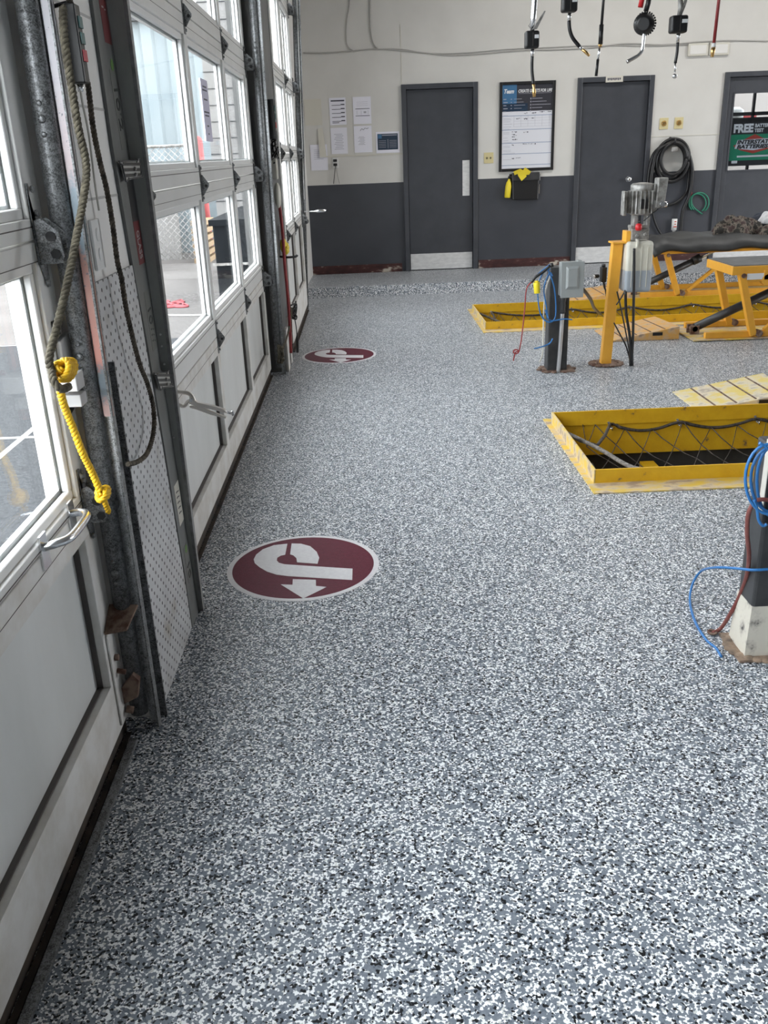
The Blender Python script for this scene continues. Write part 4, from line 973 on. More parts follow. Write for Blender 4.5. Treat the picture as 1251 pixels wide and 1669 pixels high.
o = thing('hydraulic_power_unit', (cx, cy, .50), 'hydraulic pump unit with aluminium motor and milky plastic tank', 'pump')
b = MB(); b.lathe((cx+.005, cy, 1.0), [(.058, 0), (.070, .006), (.070, .15), (.073, .155), (.073, .185), (.060, .195), (.02, .2)], (0, 0, 1), 28)
mot = b.build('motor_body', M['alu'], o)
b = MB()
for k in range(20):
    a = 2*PI*k/20; c_ = Vector((cx+.005+.072*math.cos(a), cy+.072*math.sin(a), 1.01)); b.bar(c_, c_+Vector((0, 0, .14)), .006, .034, (math.cos(a), math.sin(a), 0))
b.build('cooling_fin', M['alu'], mot)
b = MB(); b.box(1.705, 1.722, cy-.05, cy+.04, 1.0, 1.15); b.cyl((1.702, cy-.05, 1.0), (1.702, cy-.05, 1.15), .010); b.build('capacitor_cover', M['alu'], o, bevel=.004)
b = MB(); b.hexa([(1.905, cy-.06, 1.04), (1.965, cy-.06, 1.04), (1.965, cy+.03, 1.04), (1.905, cy+.03, 1.04)], [(1.915, cy-.06, 1.225), (1.98, cy-.06, 1.225), (1.98, cy+.03, 1.225), (1.915, cy+.03, 1.225)]); b.box(1.893, 1.91, cy-.04, cy+.02, 1.10, 1.19); b.box(1.87, 1.92, cy-.05, cy+.03, 1.02, 1.09); b.build('switch_box', M['alu'], o, bevel=.006)
b = MB(); b.cyl((1.945, cy-.085, 1.065), (1.945, cy-.055, 1.065), .016, n=14); b.cyl((1.965, cy-.02, 1.06), (1.992, cy-.02, 1.06), .018, n=12); b.build('cable_gland', M['chrome'], o)
b = MB(); b.box(1.80, 1.85, cy-.085, cy-.06, 1.04, 1.10); b.build('nameplate', M['black'], mot)
b = MB(); b.box(1.775, 1.805, cy-.04, cy+.03, .93, 1.0); b.box(1.86, 1.885, cy-.04, cy+.03, .93, 1.0); b.box(1.76, 1.88, cy-.045, cy+.04, .915, .935); b.build('bell_housing', M['alu'], o, bevel=.004)
b = MB(); b.box(1.765, 1.88, cy-.05, cy+.045, .845, .915); b.cyl((1.80, cy-.06, .87), (1.80, cy-.05, .87), .012); b.cyl((1.85, cy-.07, .88), (1.85, cy-.05, .88), .012); b.cyl((1.80, cy-.055, .83), (1.80, cy-.055, .855), .012, n=6); b.build('valve_block', M['alu'], o, bevel=.003)
b = MB(); b.lathe((1.80, cy-.075, .905), [(.012, 0), (.020, .005), (.023, .02), (.020, .038), (.01, .045)], (0, 0, 1), 10); b.build('release_knob', M['red'], o, label='red release knob')
b = MB(); b.ball((1.805, cy-.075, .96), .010); b.tube([(1.83, cy-.08, .965), (1.88, cy-.085, 1.01), (1.94, cy-.085, 1.05)], .004, 6); b.build('control_cord', M['black'], o)
# tank: rounded box
def rbox(x0, x1, y0, y1, z0, z1, r, mat, name, par, lab=None):
    b = MB(); b.box(x0, x1, y0, y1, z0, z1); return b.build(name, mat, par, bevel=r, seg=4, label=lab)
rbox(1.732, 1.912, 6.08, 6.24, .635, .835, .022, M['tank'], 'tank', o, 'milky white upper half of tank')
rbox(1.7315, 1.9125, 6.0795, 6.2405, .505, .66, .022, M['oil'], 'tank_fluid', o, 'grey-blue fluid showing in lower half of tank')
b = MB()
for x in (1.77, 1.83, 1.87): b.box(x, x+.004, 6.076, 6.082, .54, .80)
b.box(1.79, 1.80, 6.06, 6.08, .80, .85); b.build('tank_rib', M['tank'], o)
b = MB()
for pl in ([(1033, 405), (1033, 440), (1032, 500), (1031, 550), (1029, 592)], [(1019, 475), (1020, 510), (1026, 550), (1028, 592)]):
    b.tube(spline([P(u, v, 'y', 6.05) for u, v in pl], 5), .0095, 8)
b.build('hydraulic_hose', M['hose'], o, label='thick black hoses')
b = MB()
for pl in ([(1005, 475), (1012, 505), (1022, 555), (1028, 590)], [(1000, 526), (1010, 545), (1020, 565), (1027, 590)], [(1019, 472), (1012, 485), (1004, 497)]):
    b.tube(spline([P(u, v, 'y', 6.09) for u, v in pl], 5), .005, 6)
b.tube([P(1028, 575, 'y', 6.06), P(1028.5, 596, 'y', 6.06)], .016, 8)
b.build('thin_hose', M['hose'], o)
# control valve on a stick left of the stand
o = thing('pendant_switch', P(968, 500, 'y', 6.6), 'small black control valve on a thin stalk left of the orange stand', 'switch')
b = MB(); q = py((983, 440), (984, 452), (975, 450), y=6.3); b.box(q[0].x-.018, q[0].x+.018, 6.27, 6.33, q[1].z-.03, q[0].z+.02); b.cyl(q[0]+Vector((0, 0, .02)), q[0]+Vector((0, 0, .04)), .014); b.cyl(q[2], q[2]+Vector((-.03, -.01, 0)), .014); b.build('valve_body', M['black'], o, bevel=.004)
b = MB(); b.cyl(q[2]+Vector((-.03, -.01, 0)), q[2]+Vector((-.04, -.012, 0)), .015); b.build('valve_cap', M['chrome'], o)
b = MB(); b.tube(spline([P(u, v, 'y', 6.3) for u, v in ((982, 455), (985, 470), (992, 478), (998, 480))], 4), .006, 6); b.tube([P(984, 456, 'y', 6.3), P(987, 480, 'y', 6.3), P(990, 500, 'y', 6.3)], .0045, 6); b.tube([P(998, 400, 'y', 6.26), P(995, 412, 'y', 6.26), P(994, 440, 'y', 6.26)], .005, 6); b.build('stalk', M['hose'], o)

# ================================================================== NEAR POST AT THE RIGHT EDGE
o = thing('guard_post', (1.145, 2.335, 0), 'thick black square post at the right edge with chipped whitish foot', 'post')
b = MB(); b.box(1.085, 1.20, 2.285, 2.39, .16, .66); b.build('post_tube', M['blackm'], o, bevel=.008)
b = MB(); b.hexa([(1.077, 2.277, .0), (1.21, 2.277, 0), (1.21, 2.40, 0), (1.077, 2.40, 0)], [(1.084, 2.284, .17), (1.201, 2.284, .17), (1.201, 2.391, .17), (1.084, 2.391, .17)]); b.build('chipped_foot', var('chipped_white_on_black_paint', (.62, .58, .50), (.50, .46, .40), 16, .6, lo=.5, hi=.58, c3=(.05, .045, .045), bump=.5), o)
b = MB(); b.box(1.055, 1.23, 2.255, 2.42, 0, .008)
for k in range(22): a = k*.29; b.ball((1.14+.085*math.cos(a), 2.335+.08*math.sin(a), .005), .014, (1.3, 1.1, .5))
b.build('grout_ring', var('stained_grout', (.34, .24, .17), (.12, .09, .07), 20, .9), o)
b = MB(); b.box(1.07, 1.086, 2.27, 2.30, .47, .68); b.build('cable_clip', M['cordw'], o, bevel=.003)
b = MB(); b.box(1.072, 1.10, 2.262, 2.285, .44, .60); b.build('rubber_pad', M['black'], o, bevel=.006)
b = MB()
for (cxp, cyp, rx, rz, y) in ((1253, 781, 39, 57, 2.22), (1256, 782, 33, 52, 2.235), (1259, 785, 26, 57, 2.25)):
    b.tube([P(cxp+rx*math.cos(a), cyp-rz*math.sin(a), 'y', y) for a in [math.radians(k) for k in range(0, 361, 12)]], .0042, 8)
b.tube(spline([P(u, v, 'y', 2.22) for u, v in ((1228, 815), (1233, 830), (1236, 848), (1243, 857), (1249, 854))], 4), .0042, 8)
b.tube(spline([P(u, v, 'y', 2.22) for u, v in ((1237, 722), (1246, 727), (1256, 735))], 4), .0042, 8)
b.build('blue_hose_coil', M['blue'], label='bright blue air tube coiled on the black post at the right edge', cat='tube')
b = MB(); b.tube(spline([P(1265, 928, 'y', 2.265), P(1250, 928, 'y', 2.265), P(1225, 929, 'y', 2.27), P(1195, 926, 'y', 2.33), P(1165, 925, 'y', 2.41)]+[P(1142, 931, 'z', .10), P(1128, 952, 'z', .04)]+[P(u, v, 'z', .0045) for u, v in ((1124, 980), (1132, 1012), (1150, 1042), (1166, 1056), (1175, 1070))], 6), .0042, 8)
b.build('blue_floor_tube', M['blue'], label='thin blue tube curving from the right edge post onto the floor', cat='tube')
b = MB(); b.tube(spline([P(1262, 817, 'y', 2.24), P(1240, 814, 'y', 2.235), P(1228, 820, 'y', 2.24), P(1219, 838, 'y', 2.25), P(1217, 870, 'y', 2.27), P(1220, 905, 'y', 2.30), P(1216, 940, 'y', 2.34), P(1203, 975, 'y', 2.38), P(1188, 1003, 'y', 2.40), P(1174, 1024, 'z', .012), P(1160, 1032, 'z', .008)], 6), .0062, 8)
b.build('trailing_cable', var('dirty_red_cord', (.16, .035, .03), (.26, .10, .085), 12, .6), label='dull red cord hanging from the blue coil down to the floor', cat='cord')
b = MB(); c_ = P(1160, 1031, 'z', .006); b.tube([c_+Vector((.012*math.cos(a), .012*math.sin(a), .002)) for a in [k*.6 for k in range(11)]], .004, 6); b.build('wire_stub', M['rust'], label='tiny twisted reddish end stub on the floor', cat='cord')

# ================================================================== HANGING TOOLS
YT = 5.6
def H(u, v, y=YT): return P(u, v, 'y', y)
TOP = 4.28
def meter(name, u0, u1, v0, v1, label):
    a = H(u0, v0); c = H(u1, v1); o = thing(name, ((a.x+c.x)/2, YT, c.z), label, 'fluid gun')
    b = MB(); b.box(a.x, c.x, YT-.035, YT+.03, c.z, a.z); mb = b.build('meter_body', M['black'], o, bevel=.012, seg=3)
    b = MB(); xm = (a.x+c.x)/2; b.box(xm+.010, c.x-.006, YT-.0385, YT-.034, a.z-.040, a.z-.022); b.build('display', M['signw'], mb)
    b = MB(); b.box(xm, xm+.002, YT-.038, YT-.034, c.z+.01, a.z-.008); b.build('seam', M['groove_dark'], o)
    return o, a, c
o, a, c = meter('oil_meter_gun', 855, 877, 51, 79, 'black meter gun with silver lever, leftmost of the hanging tools')
b = MB(); b.tube([H(867, 50), H(869, 28), H(871, 0), H(873, -30)], [.012, .016, .016, .015], 14); b.build('handle', M['chrome'], o)
b = MB(); b.prism([H(867, 48, YT-.03), H(875, 47, YT-.03), H(889, 18, YT-.03), H(887, 17, YT-.03)], (0, .012, 0)); b.tube([H(866, 48, YT-.03), H(861, 42, YT-.03), H(864, 38, YT-.03)], .003, 6); b.build('lever', M['alu'], o, bevel=.002)
b = MB(); b.cyl(H(867.5, 80), H(867, 92), .010, n=10); b.build('ferrule', M['chrome'], o)
b = MB(); b.tube(spline([H(867, 92), H(866.5, 105), H(867, 120), H(869, 137)], 5), .0095, 10); b.build('nozzle_hose', M['hose'], o)
b = MB(); b.tube([H(869, 137), H(869.5, 143), H(870, 149), H(870.2, 158)], [.009, .007, .011, .009], 10); b.build('nozzle', M['brass'], o)
b = MB(); b.tube([H(873, -30), Vector((.99, YT, TOP))], .011, 8); b.build('supply_hose', M['hose'], o)
o, a, c = meter('oil_meter_gun.001', 915, 939, -8, 20, 'black meter gun with curved black nozzle, second hanging tool from left')
b = MB(); b.cyl(H(928, 21), H(927, 34), .010, n=10); b.build('ferrule', M['chrome'], o)
b = MB(); b.tube(spline([H(927, 34), H(928, 48), H(933, 62), H(944, 76)], 5), .0105, 10); b.build('nozzle_hose', M['hose'], o)
b = MB(); b.tube([H(944, 76), H(948, 80)], .009, 10); b.build('collar', M['chrome'], o); b = MB(); b.tube([H(948, 80), H(954, 85), H(960, 91)], [.008, .009, .007], 10); b.build('nozzle', M['brass'], o)
b = MB(); b.tube([H(928, -8), H(930, -40), Vector((1.2, YT, TOP))], .012, 8); b.build('supply_hose', M['hose'], o)
o = thing('grease_hose', H(973, 120), 'straight thin black hose with brass joint, third hanging tool from left', 'hose')
b = MB(); b.tube([Vector((1.40, YT, TOP)), H(983, 0), H(980, 40)], .008, 8); b.build('hose', M['hose'], o)
b = MB(); b.tube([H(980, 40), H(978, 72)], .0125, 10); b.build('grip', M['black'], o); b = MB(); b.tube([H(978, 72), H(977, 76)], .011, 6); b.build('brass_joint', M['brass'], o)
b = MB(); b.tube([H(977, 76), H(974, 97)], .006, 8); b.build('rigid_tube', M['chrome'], o); b = MB(); b.tube([H(974, 97), H(971, 124)], .0085, 8); b.build('rubber_tip', M['hose'], o)
o = thing('dial_gun', H(1053, 60), 'round black dial gun with red handle and bent chrome spout', 'fluid gun')
ce = H(1052, 38)
b = MB(); b.lathe(ce+Vector((0, .03, 0)), [(.050, 0), (.057, .01), (.057, .03), (.05, .04), (.042, .06), (.03, .065)], (-.35, -1, -.1), 28)
for k in range(26): a_ = 2*PI*k/26; b.ball(ce+Vector((.057*math.cos(a_), .008, .057*math.sin(a_))), .006, n=6, m_=4)
b.build('dial_body', M['black'], o)
b = MB(); b.tube([H(1052, 18), H(1056, 5), H(1058, -10)], .014, 10); b.build('neck', M['black'], o)
b = MB(); b.tube([H(1043, 12), H(1046, -2), H(1048, -18)], .014, 10); b.build('red_grip', M['red'], o, label='red grip')
b = MB(); b.tube(spline([H(1049, 53), H(1048, 68), H(1046, 82), H(1040, 90), H(1032, 95), H(1021, 101)], 4), [.009]*14+[.010]*7, 10); b.build('spout', M['chrome'], o)
b = MB(); b.tube([H(1058, -10), Vector((1.66, YT, TOP))], .011, 8); b.build('supply_hose', M['hose'], o)
o, a, c = meter('oil_meter_gun.002', 1092, 1117, 26, 54, 'black meter gun with forked grey grip and ball-tipped nozzle')
b = MB(); b.tube([H(1106, 27), H(1109, 12), H(1108, -8)], [.012, .014, .014], 10); b.tube([H(1108, 25), H(1114, 10), H(1119, -5)], [.008, .009, .008], 10); b.build('handle', M['alu'], o)
b = MB(); b.tube([H(1105, 55), H(1105, 60), H(1104, 68)], [.012, .008, .009], 10); b.build('ferrule', M['chrome'], o)
b = MB(); b.tube(spline([H(1104, 69), H(1103, 85), H(1100, 103)], 4), .009, 8); b.build('nozzle_hose', M['hose'], o)
b = MB(); b.tube([H(1100, 103), H(1099.5, 118)], .005, 8); b.ball(H(1099, 124), .014); b.build('ball_tip', M['chrome'], o)
b = MB(); b.tube([H(1109, -8), Vector((1.87, YT, TOP))], .012, 8); b.build('supply_hose', M['hose'], o)
o = thing('air_hose', H(1160, 93), 'straight red hose with white collar and brass end, rightmost hanging tool', 'hose')
b = MB(); b.tube([Vector((2.04, YT, TOP)), H(1171, 0), H(1163, 70)], .009, 10); b.build('hose', M['redh'], o)
b = MB(); b.cyl(H(1163, 70), H(1162.5, 77), .012, n=10); b.build('collar', M['whitep'], o); b = MB(); b.tube([H(1162.5, 77), H(1161, 84), H(1160, 93)], [.012, .012, .009], 8); b.build('coupler', M['brass'], o)

# ================================================================== BACK WALL THINGS
YW = D-.001
def B(u, v, y=None): return P(u, v, 'y', D-.004 if y is None else y)
def sheet(x0, x1, z0, z1, label, name='paper_sheet', mat='paper', cat='paper', group=None, th=.0015):
    o = thing(name, ((x0+x1)/2, D, z0), label, cat, group)
    b = MB(); b.box(x0, x1, D-.003-th, D-.003, z0, z1); b.build('sheet', M[mat], o); return o
def bars(o, rows, mat, name='print', y=.0052):
    b = MB()
    for x0, x1, z0, z1 in rows: b.box(x0, x1, D-y, D-y+.0006, z0, z1)
    return b.build(name, M[mat], o)
o = sheet(-.348, -.155, 1.765, 2.055, 'printed form with bold rows, top left of the four papers')
bars(o, [(-.328, -.17, 2.015, 2.03)]+[(-.215, -.17, 1.975-.043*k, 1.987-.043*k) for k in range(5)], 'ink'); bars(o, [(-.32, -.215, 1.972-.043*k, 1.978-.043*k) for k in range(5)]+[(-.32, -.24, 1.785, 1.792)], 'ink', 'fine_print')
o = sheet(-.072, .138, 1.765, 2.055, 'paper with two ruled lines, top right of the four papers'); bars(o, [(-.045, .12, 1.925, 1.931)], 'ink', 'ruled_line'); bars(o, [(-.045, .12, 1.85, 1.856)], 'ink', 'ruled_line'); bars(o, [(-.03, -.027, 1.865, 1.91), (.02, .023, 1.865, 1.91), (.05, .08, 1.88, 1.90), (.10, .103, 1.865, 1.91)]+[(-.03, .10, 1.96+.02*k, 1.962+.02*k) for k in range(3)], 'inkl', 'fine_print')
o = sheet(-.348, -.155, 1.45, 1.735, 'faded paper in a plastic sleeve, bottom left of the four papers'); bars(o, [(-.31+.01*(k % 3), -.20-.012*(k % 2), 1.50+.018*k, 1.505+.018*k) for k in range(10)], 'inkl', 'fine_print')
o = sheet(-.075, .135, 1.455, 1.745, 'paper with handwriting along its top, bottom right of the four papers'); bars(o, [(-.03+.012*(k % 3), .055-.012*(k % 2), 1.54+.012*k, 1.544+.012*k) for k in range(8)], 'inkl', 'fine_print')
b = MB(); b.tube(spline([(.0, D-.006, 1.69), (.02, D-.006, 1.715), (.04, D-.006, 1.70), (.055, D-.006, 1.72), (.08, D-.006, 1.712), (.10, D-.006, 1.722)], 3), .002, 5); b.build('handwriting', M['ink'], o)
o = sheet(.182, .458, 1.44, 1.672, 'small white card with a dark blue picture by the door', name='photo_card', cat='card'); bars(o, [(.20, .44, 1.475, 1.65)], 'navy', 'picture'); bars(o, [(.205, .25, 1.60, 1.645)], 'sky', 'picture_corner', .0058); bars(o, [(.255, .43, 1.63, 1.638)]+[(.215, .30, 1.50+.018*k, 1.504+.018*k) for k in range(5)]+[(.34, .425, 1.50+.018*k, 1.504+.018*k) for k in range(5)]+[(.32, .325, 1.49, 1.59)], 'inkl', 'picture_text', .0062)
o = sheet(-.60, -.40, 1.275, 1.56, 'lowest curling paper near the corner by the far overhead door'); bars(o, [(-.56, -.45, 1.40+.02*k, 1.403+.02*k) for k in range(6)], 'inkl', 'fine_print')
b = MB(); b.hexa([(-.49, D-.022, 1.42), (-.41, D-.014, 1.42), (-.41, D-.012, 1.42), (-.49, D-.020, 1.42)], [(-.50, D-.006, 1.73), (-.44, D-.006, 1.74), (-.44, D-.004, 1.74), (-.50, D-.004, 1.73)]); b.build('plastic_sleeve', M['ivory'], label='curled clear plastic sleeve above the lowest corner paper', cat='sleeve')
o = sheet(-.64, -.44, 1.77, 2.05, 'empty grey plastic pocket near the corner, top left of the wall papers', mat='ivory', name='document_pocket', cat='pocket')
# outlets and plates
def outlet(x, z, label, mat='whitep', name='outlet', w=.07, h=.115, holes=True):
    o = thing(name, (x, D, z-h/2), label, 'outlet' if name == 'outlet' else 'wall plate')
    b = MB(); b.box(x-w/2, x+w/2, D-.008, D, z-h/2, z+h/2); b.build('plate', M[mat], o, bevel=.003); return o
o = outlet(-.31, 1.352, 'white outlet with two black plugs below the papers')
for dz in (.026, -.02):
    b = MB(); b.box(-.335, -.290, D-.035, D-.008, 1.352+dz-.014, 1.352+dz+.014); b.build('plug', M['black'], o, bevel=.005)
b = MB(); b.tube(spline([(-.31, D-.03, 1.32), (-.325, D-.025, 1.24), (-.345, D-.02, 1.12)], 4), .004, 6); b.tube(spline([(-.305, D-.03, 1.32), (-.295, D-.025, 1.22), (-.275, D-.02, 1.12)], 4), .0018, 5); b.build('cord', M['black'], o)
o = outlet(1.517, 1.34, 'ivory double switch plate between the first door and the board', 'almond', 'switch_plate', .115, .12)
b = MB()
for x in (1.495, 1.54): b.box(x-.005, x+.005, D-.018, D-.008, 1.33, 1.35)
b.build('toggle', M['black'], o)
for i, x in enumerate((3.588, 3.765)):
    o = outlet(x, 1.642, 'almond thermostat plate %s above the black hose' % ('left of the pair' if i == 0 else 'right of the pair'), 'almond', 'thermostat', .105, .125)
    b = MB(); b.lathe((x, D-.008, 1.645), [(.03, 0), (.03, .008), (.02, .014), (.018, .02)], (0, -1, 0), 20); b.build('dial', M['brass'], o)
for i, (x0, x1) in enumerate(((3.80, 4.03), (4.05, 4.275))):
    o = thing('wall_vent', ((x0+x1)/2, D, 2.36), 'beige wall box, %s' % ('left one of the pair behind the red hose' if i == 0 else 'right one of the pair, behind the red hose tip'), 'wall box')
    b = MB(); b.box(x0, x1, D-.03, D, 2.345, 2.475); b.build('cover', M['ivory'], o, bevel=.006); b = MB(); b.box(x0+.02, x1-.02, D-.033, D-.029, 2.365, 2.455); b.build('inner_panel', M['white'], o, bevel=.002)
o = thing('label_plate', (2.965, D-.03, 2.105), 'small pale label plate on the head of the knob door frame', 'label'); b = MB(); b.box(2.865, 3.065, D-.034, D-.030, 2.105, 2.17); b.build('plate', M['ivory'], o)
b = MB()
for k in range(8): b.box(2.885+.02*k, 2.899+.02*k, D-.0352, D-.0340, 2.125+.004*(k % 2), 2.15)
b.build('worn_print', M['ink'], o)
# framed board
x0, x1, z0, z1 = 1.638, 2.290, 1.18, 2.151
o = thing('framed_board', ((x0+x1)/2, D, z0), 'black framed goal board with dark header between the two doors', 'board')
b = MB(); fw = .032
for q in ((x0, x0+fw, z0, z1), (x1-fw, x1, z0, z1), (x0+fw, x1-fw, z0, z0+fw), (x0+fw, x1-fw, z1-fw, z1)): b.box(q[0], q[1], D-.025, D, q[2], q[3])
b.build('frame', M['black'], o, bevel=.003)
b = MB(); b.box(x0+fw, x1-fw, D-.012, D-.004, z0+fw, z1-fw); b.build('backing', M['wb'], o)
def bb(rows, mat, nm, y): 
    b = MB()
    for r in rows: b.box(r[0], r[1], D-y, D-y+.001, r[2], r[3])
    return b.build(nm, M[mat], o)
bb([(x0+fw, x1-fw, 1.835, z1-fw)], 'charcoal', 'header', .0130); bb([(x0+fw, x0+.20, 1.92, z1-fw)], 'sky', 'header_logo_field', .0136); bb([(x0+fw, x0+.33, 1.835, 1.92)], 'navy', 'header_blue', .0136)
text('lettering', 'CREATE GUESTS FOR LIFE', .045, (x0+.215, D-.015, 2.035), (1, 0, 0), (0, 0, 1), M['signw'], o, shear=.25, bold=.0012, width=.395)
text('logo_lettering', 'Team', .062, (x0+.045, D-.015, 2.03), (1, 0, 0), (0, 0, 1), M['signw'], o, shear=.3, bold=.002, width=.115)
rows = []
for k in range(5):
    z = 1.975-.033*k; rows += [(x0+.045, x0+.055+.04*(.6+.4*(k % 2)), z-.012, z-.004), (x0+.13, x0+.145, z-.012, z-.005), (x0+.17, x0+.26+.02*(k % 3), z-.01, z-.006), (x0+.36, x0+.37, z-.016, z), (x0+.38, x0+.5+.05*((k*7) % 3), z-.01, z-.005)]
rows.append((x0+.22, x1-.05, 2.022, 2.025)); bb(rows, 'inkl', 'header_lines', .0142)
bb([(x0+fw, x1-fw, z, z+.006) for z in (1.785, 1.635, 1.49, 1.37, 1.245)], 'bluel', 'section_line', .0130)
bb([(x0+.05, x0+.05+w, z, z+.003) for z, w in ((1.795, .05), (1.76, .08), (1.745, .09), (1.725, .08), (1.70, .10), (1.67, .09), (1.61, .07), (1.595, .07), (1.55, .05), (1.52, .06), (1.645, .07), (1.46, .08), (1.445, .08), (1.415, .09), (1.40, .09), (1.50, .10), (1.38, .14), (1.31, .10))]+[(x0+.17+.083*k, x0+.172+.083*k, 1.67, 1.785) for k in range(6)]+[(x0+.17, x1-.05, z, z+.0015) for z in (1.67, 1.70, 1.73, 1.76)], 'inkl', 'form_lines', .0130)
rows = []
rr = random.Random(4)
for (x, z, n) in ((.20, 1.755, 3), (.29, 1.81, 3), (.29, 1.75, 3), (.38, 1.81, 4), (.38, 1.755, 3), (.47, 1.82, 5), (.56, 1.82, 4), (.15, 1.61, 3), (.15, 1.585, 3), (.15, 1.56, 3), (.155, 1.53, 3), (.19, 1.61, 2), (.185, 1.575, 2), (.19, 1.53, 2), (.29, 1.605, 4), (.15, 1.47, 2), (.28, 1.475, 12), (.15, 1.32, 3), (.20, 1.325, 5)):
    for k in range(n): w_ = rr.uniform(.006, .014); rows.append((x0+x+.013*k, x0+x+.013*k+w_, z+rr.uniform(-.006, .004), z+rr.uniform(.004, .010)))
bb(rows, 'ink', 'handwriting', .0138)
# black bag with yellow tape and bottle
o = thing('wall_pouch', (1.96, D, .85), 'black fabric pouch hanging under the framed board', 'pouch')
b = MB(); b.hexa([(1.80, D-.075, .86), (2.11, D-.075, .85), (2.11, D, .85), (1.80, D, .86)], [(1.79, D-.06, 1.16), (2.12, D-.06, 1.165), (2.12, D, 1.165), (1.79, D, 1.16)]); b.build('pouch_body', M['black'], o, bevel=.012)
b = MB(); b.box(1.79, 2.12, D-.078, D-.06, 1.075, 1.165); b.build('flap', M['blackm'], o, bevel=.006)
b = MB(); b.box(2.115, 2.13, D-.07, D-.055, 1.07, 1.14); b.box(2.115, 2.125, D-.07, D-.055, .92, 1.03); b.build('buckle', M['chrome'], o)
b = MB()
rr = random.Random(2)
for k in range(5):
    c_ = Vector((1.90+rr.uniform(-.06, .07), D-.085-.006*k, 1.16+rr.uniform(-.02, .02))); a_ = rr.uniform(-.7, .7); r_ = Vector((math.cos(a_), 0, math.sin(a_))); u_ = Vector((-math.sin(a_), -.2, math.cos(a_)))
    b.prism([c_-r_*.045-u_*.022, c_+r_*.045-u_*.022, c_+r_*.045+u_*.022, c_-r_*.045+u_*.022], (0, .003, 0))
b.prism([(1.90, D-.10, 1.07), (1.96, D-.10, 1.12), (1.92, D-.10, 1.17), (1.865, D-.10, 1.12)], (0, .003, 0))
b.build('yellow_tape', M['tape'], label='folded strip of yellow tape on top of the black pouch', cat='tape')
o = thing('spray_bottle', (1.735, D-.04, .88), 'yellow bottle hanging left of the black pouch', 'bottle')
b = MB(); b.lathe((1.738, D-.045, .885), [(.030, 0), (.036, .01), (.036, .13), (.028, .17), (.014, .2), (.013, .215)], (.10, 0, 1), 20); b.build('bottle_body', M['yplug'], o)
b = MB(); b.lathe((1.76, D-.045, 1.10), [(.016, 0), (.016, .025), (.01, .03)], (.1, 0, 1), 12); b.box(1.76, 1.80, D-.055, D-.035, 1.125, 1.15); b.build('cap', M['black'], o)
# cable along the wall
def wallcable(name, pts, r, label, mat='ivory'):
    b = MB(); b.tube(spline([B(u, v, D-.008) for u, v in pts], 5), r, 6); b.build(name, M[mat] if mat in M else mat, label=label, cat='cable')
gc = plain('painted_cable', (.40, .39, .37), .5); M['gc'] = gc
wallcable('wall_cable', [(494, 86), (530, 86.5), (575, 83), (610, 80), (650, 82), (690, 86), (730, 90), (780, 88), (850, 82), (900, 81), (960, 78), (1020, 71), (1080, 73), (1140, 68), (1190, 66), (1251, 67)], .007, 'long pale cable running along the back wall above the doors', 'gc')
wallcable('wall_cable.001', [(575, 84), (600, 81), (650, 80), (700, 87), (760, 86), (830, 80), (900, 77), (940, 75), (1000, 74), (1060, 75), (1150, 71), (1200, 66)], .005, 'second pale cable looping beside the long one', 'gc')
wallcable('wall_cable.002', [(570, -20), (569, 10), (565, 35), (565, 72), (578, 84)], .005, 'thin cable dropping from the ceiling nearest the corner', 'gc')
wallcable('wall_cable.003', [(603, -20), (603, 20), (604, 50), (608, 70), (616, 80)], .008, 'thicker cable dropping from the ceiling and bending right', 'gc')
# black hose coil on its hook
HX, HZ = 3.70, 1.27
o = thing('hose_rack', (HX, D, 1.48), 'dark metal hose hanger high above the black hose', 'hanger')
b = MB(); q = [B(u, v, D-.012) for u, v in ((1086, 234), (1101, 234), (1096, 224), (1091, 223))]; b.prism(q, (0, .01, 0)); b.tube([Vector((3.675, D-.005, 1.44)), Vector((3.69, D-.15, 1.43)), Vector((3.69, D-.16, 1.47))], .01, 8); b.build('bracket', M['blackm'], o)
b = MB()
def loopo(cx, cz, rx, rz, y, r): b.tube([Vector((cx+rx*math.cos(a), y, cz+rz*math.sin(a))) for a in [2*PI*k/40 for k in range(41)]], r, 10)
loopo(3.695, 1.225, .165, .20, D-.05, .022); loopo(3.70, 1.215, .185, .22, D-.085, .022); loopo(3.70, 1.25, .15, .175, D-.115, .021); loopo(3.705, 1.235, .205, .235, D-.055, .02)
b.tube(spline([B(u, v, D-.06) for u, v in ((1082, 236), (1066, 250), (1058, 275), (1055, 300), (1052, 320))], 5), .022, 10)
b.tube(spline([B(u, v, D-.09) for u, v in ((1095, 233), (1072, 245), (1064, 268), (1060, 295), (1060, 318))], 5), .022, 10)
b.tube(spline([B(u, v, D-.06) for u, v in ((1105, 234), (1120, 248), (1127, 272), (1127, 295), (1122, 320), (1112, 345), (1108, 378), (1100, 385))], 5), .022, 10)
b.tube(spline([B(u, v, D-.03) for u, v in ((1112, 240), (1122, 262), (1121, 295), (1117, 315), (1100, 331), (1080, 335), (1068, 330))], 5), .018, 10)
b.tube(spline([B(u, v, D-.03) for u, v in ((1062, 330), (1064, 352), (1070, 370), (1078, 384))], 5), .014, 8)
b.build('hose_coil', M['hose'], label='thick black hose coiled and hanging on the back wall', cat='hose')
b = MB(); q = B(1100, 244, D-.15); b.box(q.x-.05, q.x+.02, D-.17, D-.14, q.z-.02, q.z+.03); b.build('hose_nozzle', M['alu'], bevel=.004, label='small silver fitting at the top of the black hose coil', cat='fitting')
b = MB()
for (u, v, ru, rv) in ((1140, 330, 15, 16), (1136, 331, 14, 15)):
    b.tube([B(u+ru*math.cos(a), v-rv*math.sin(a), D-.02) for a in [math.radians(k) for k in range(-60, 230, 12)]], .008, 8)
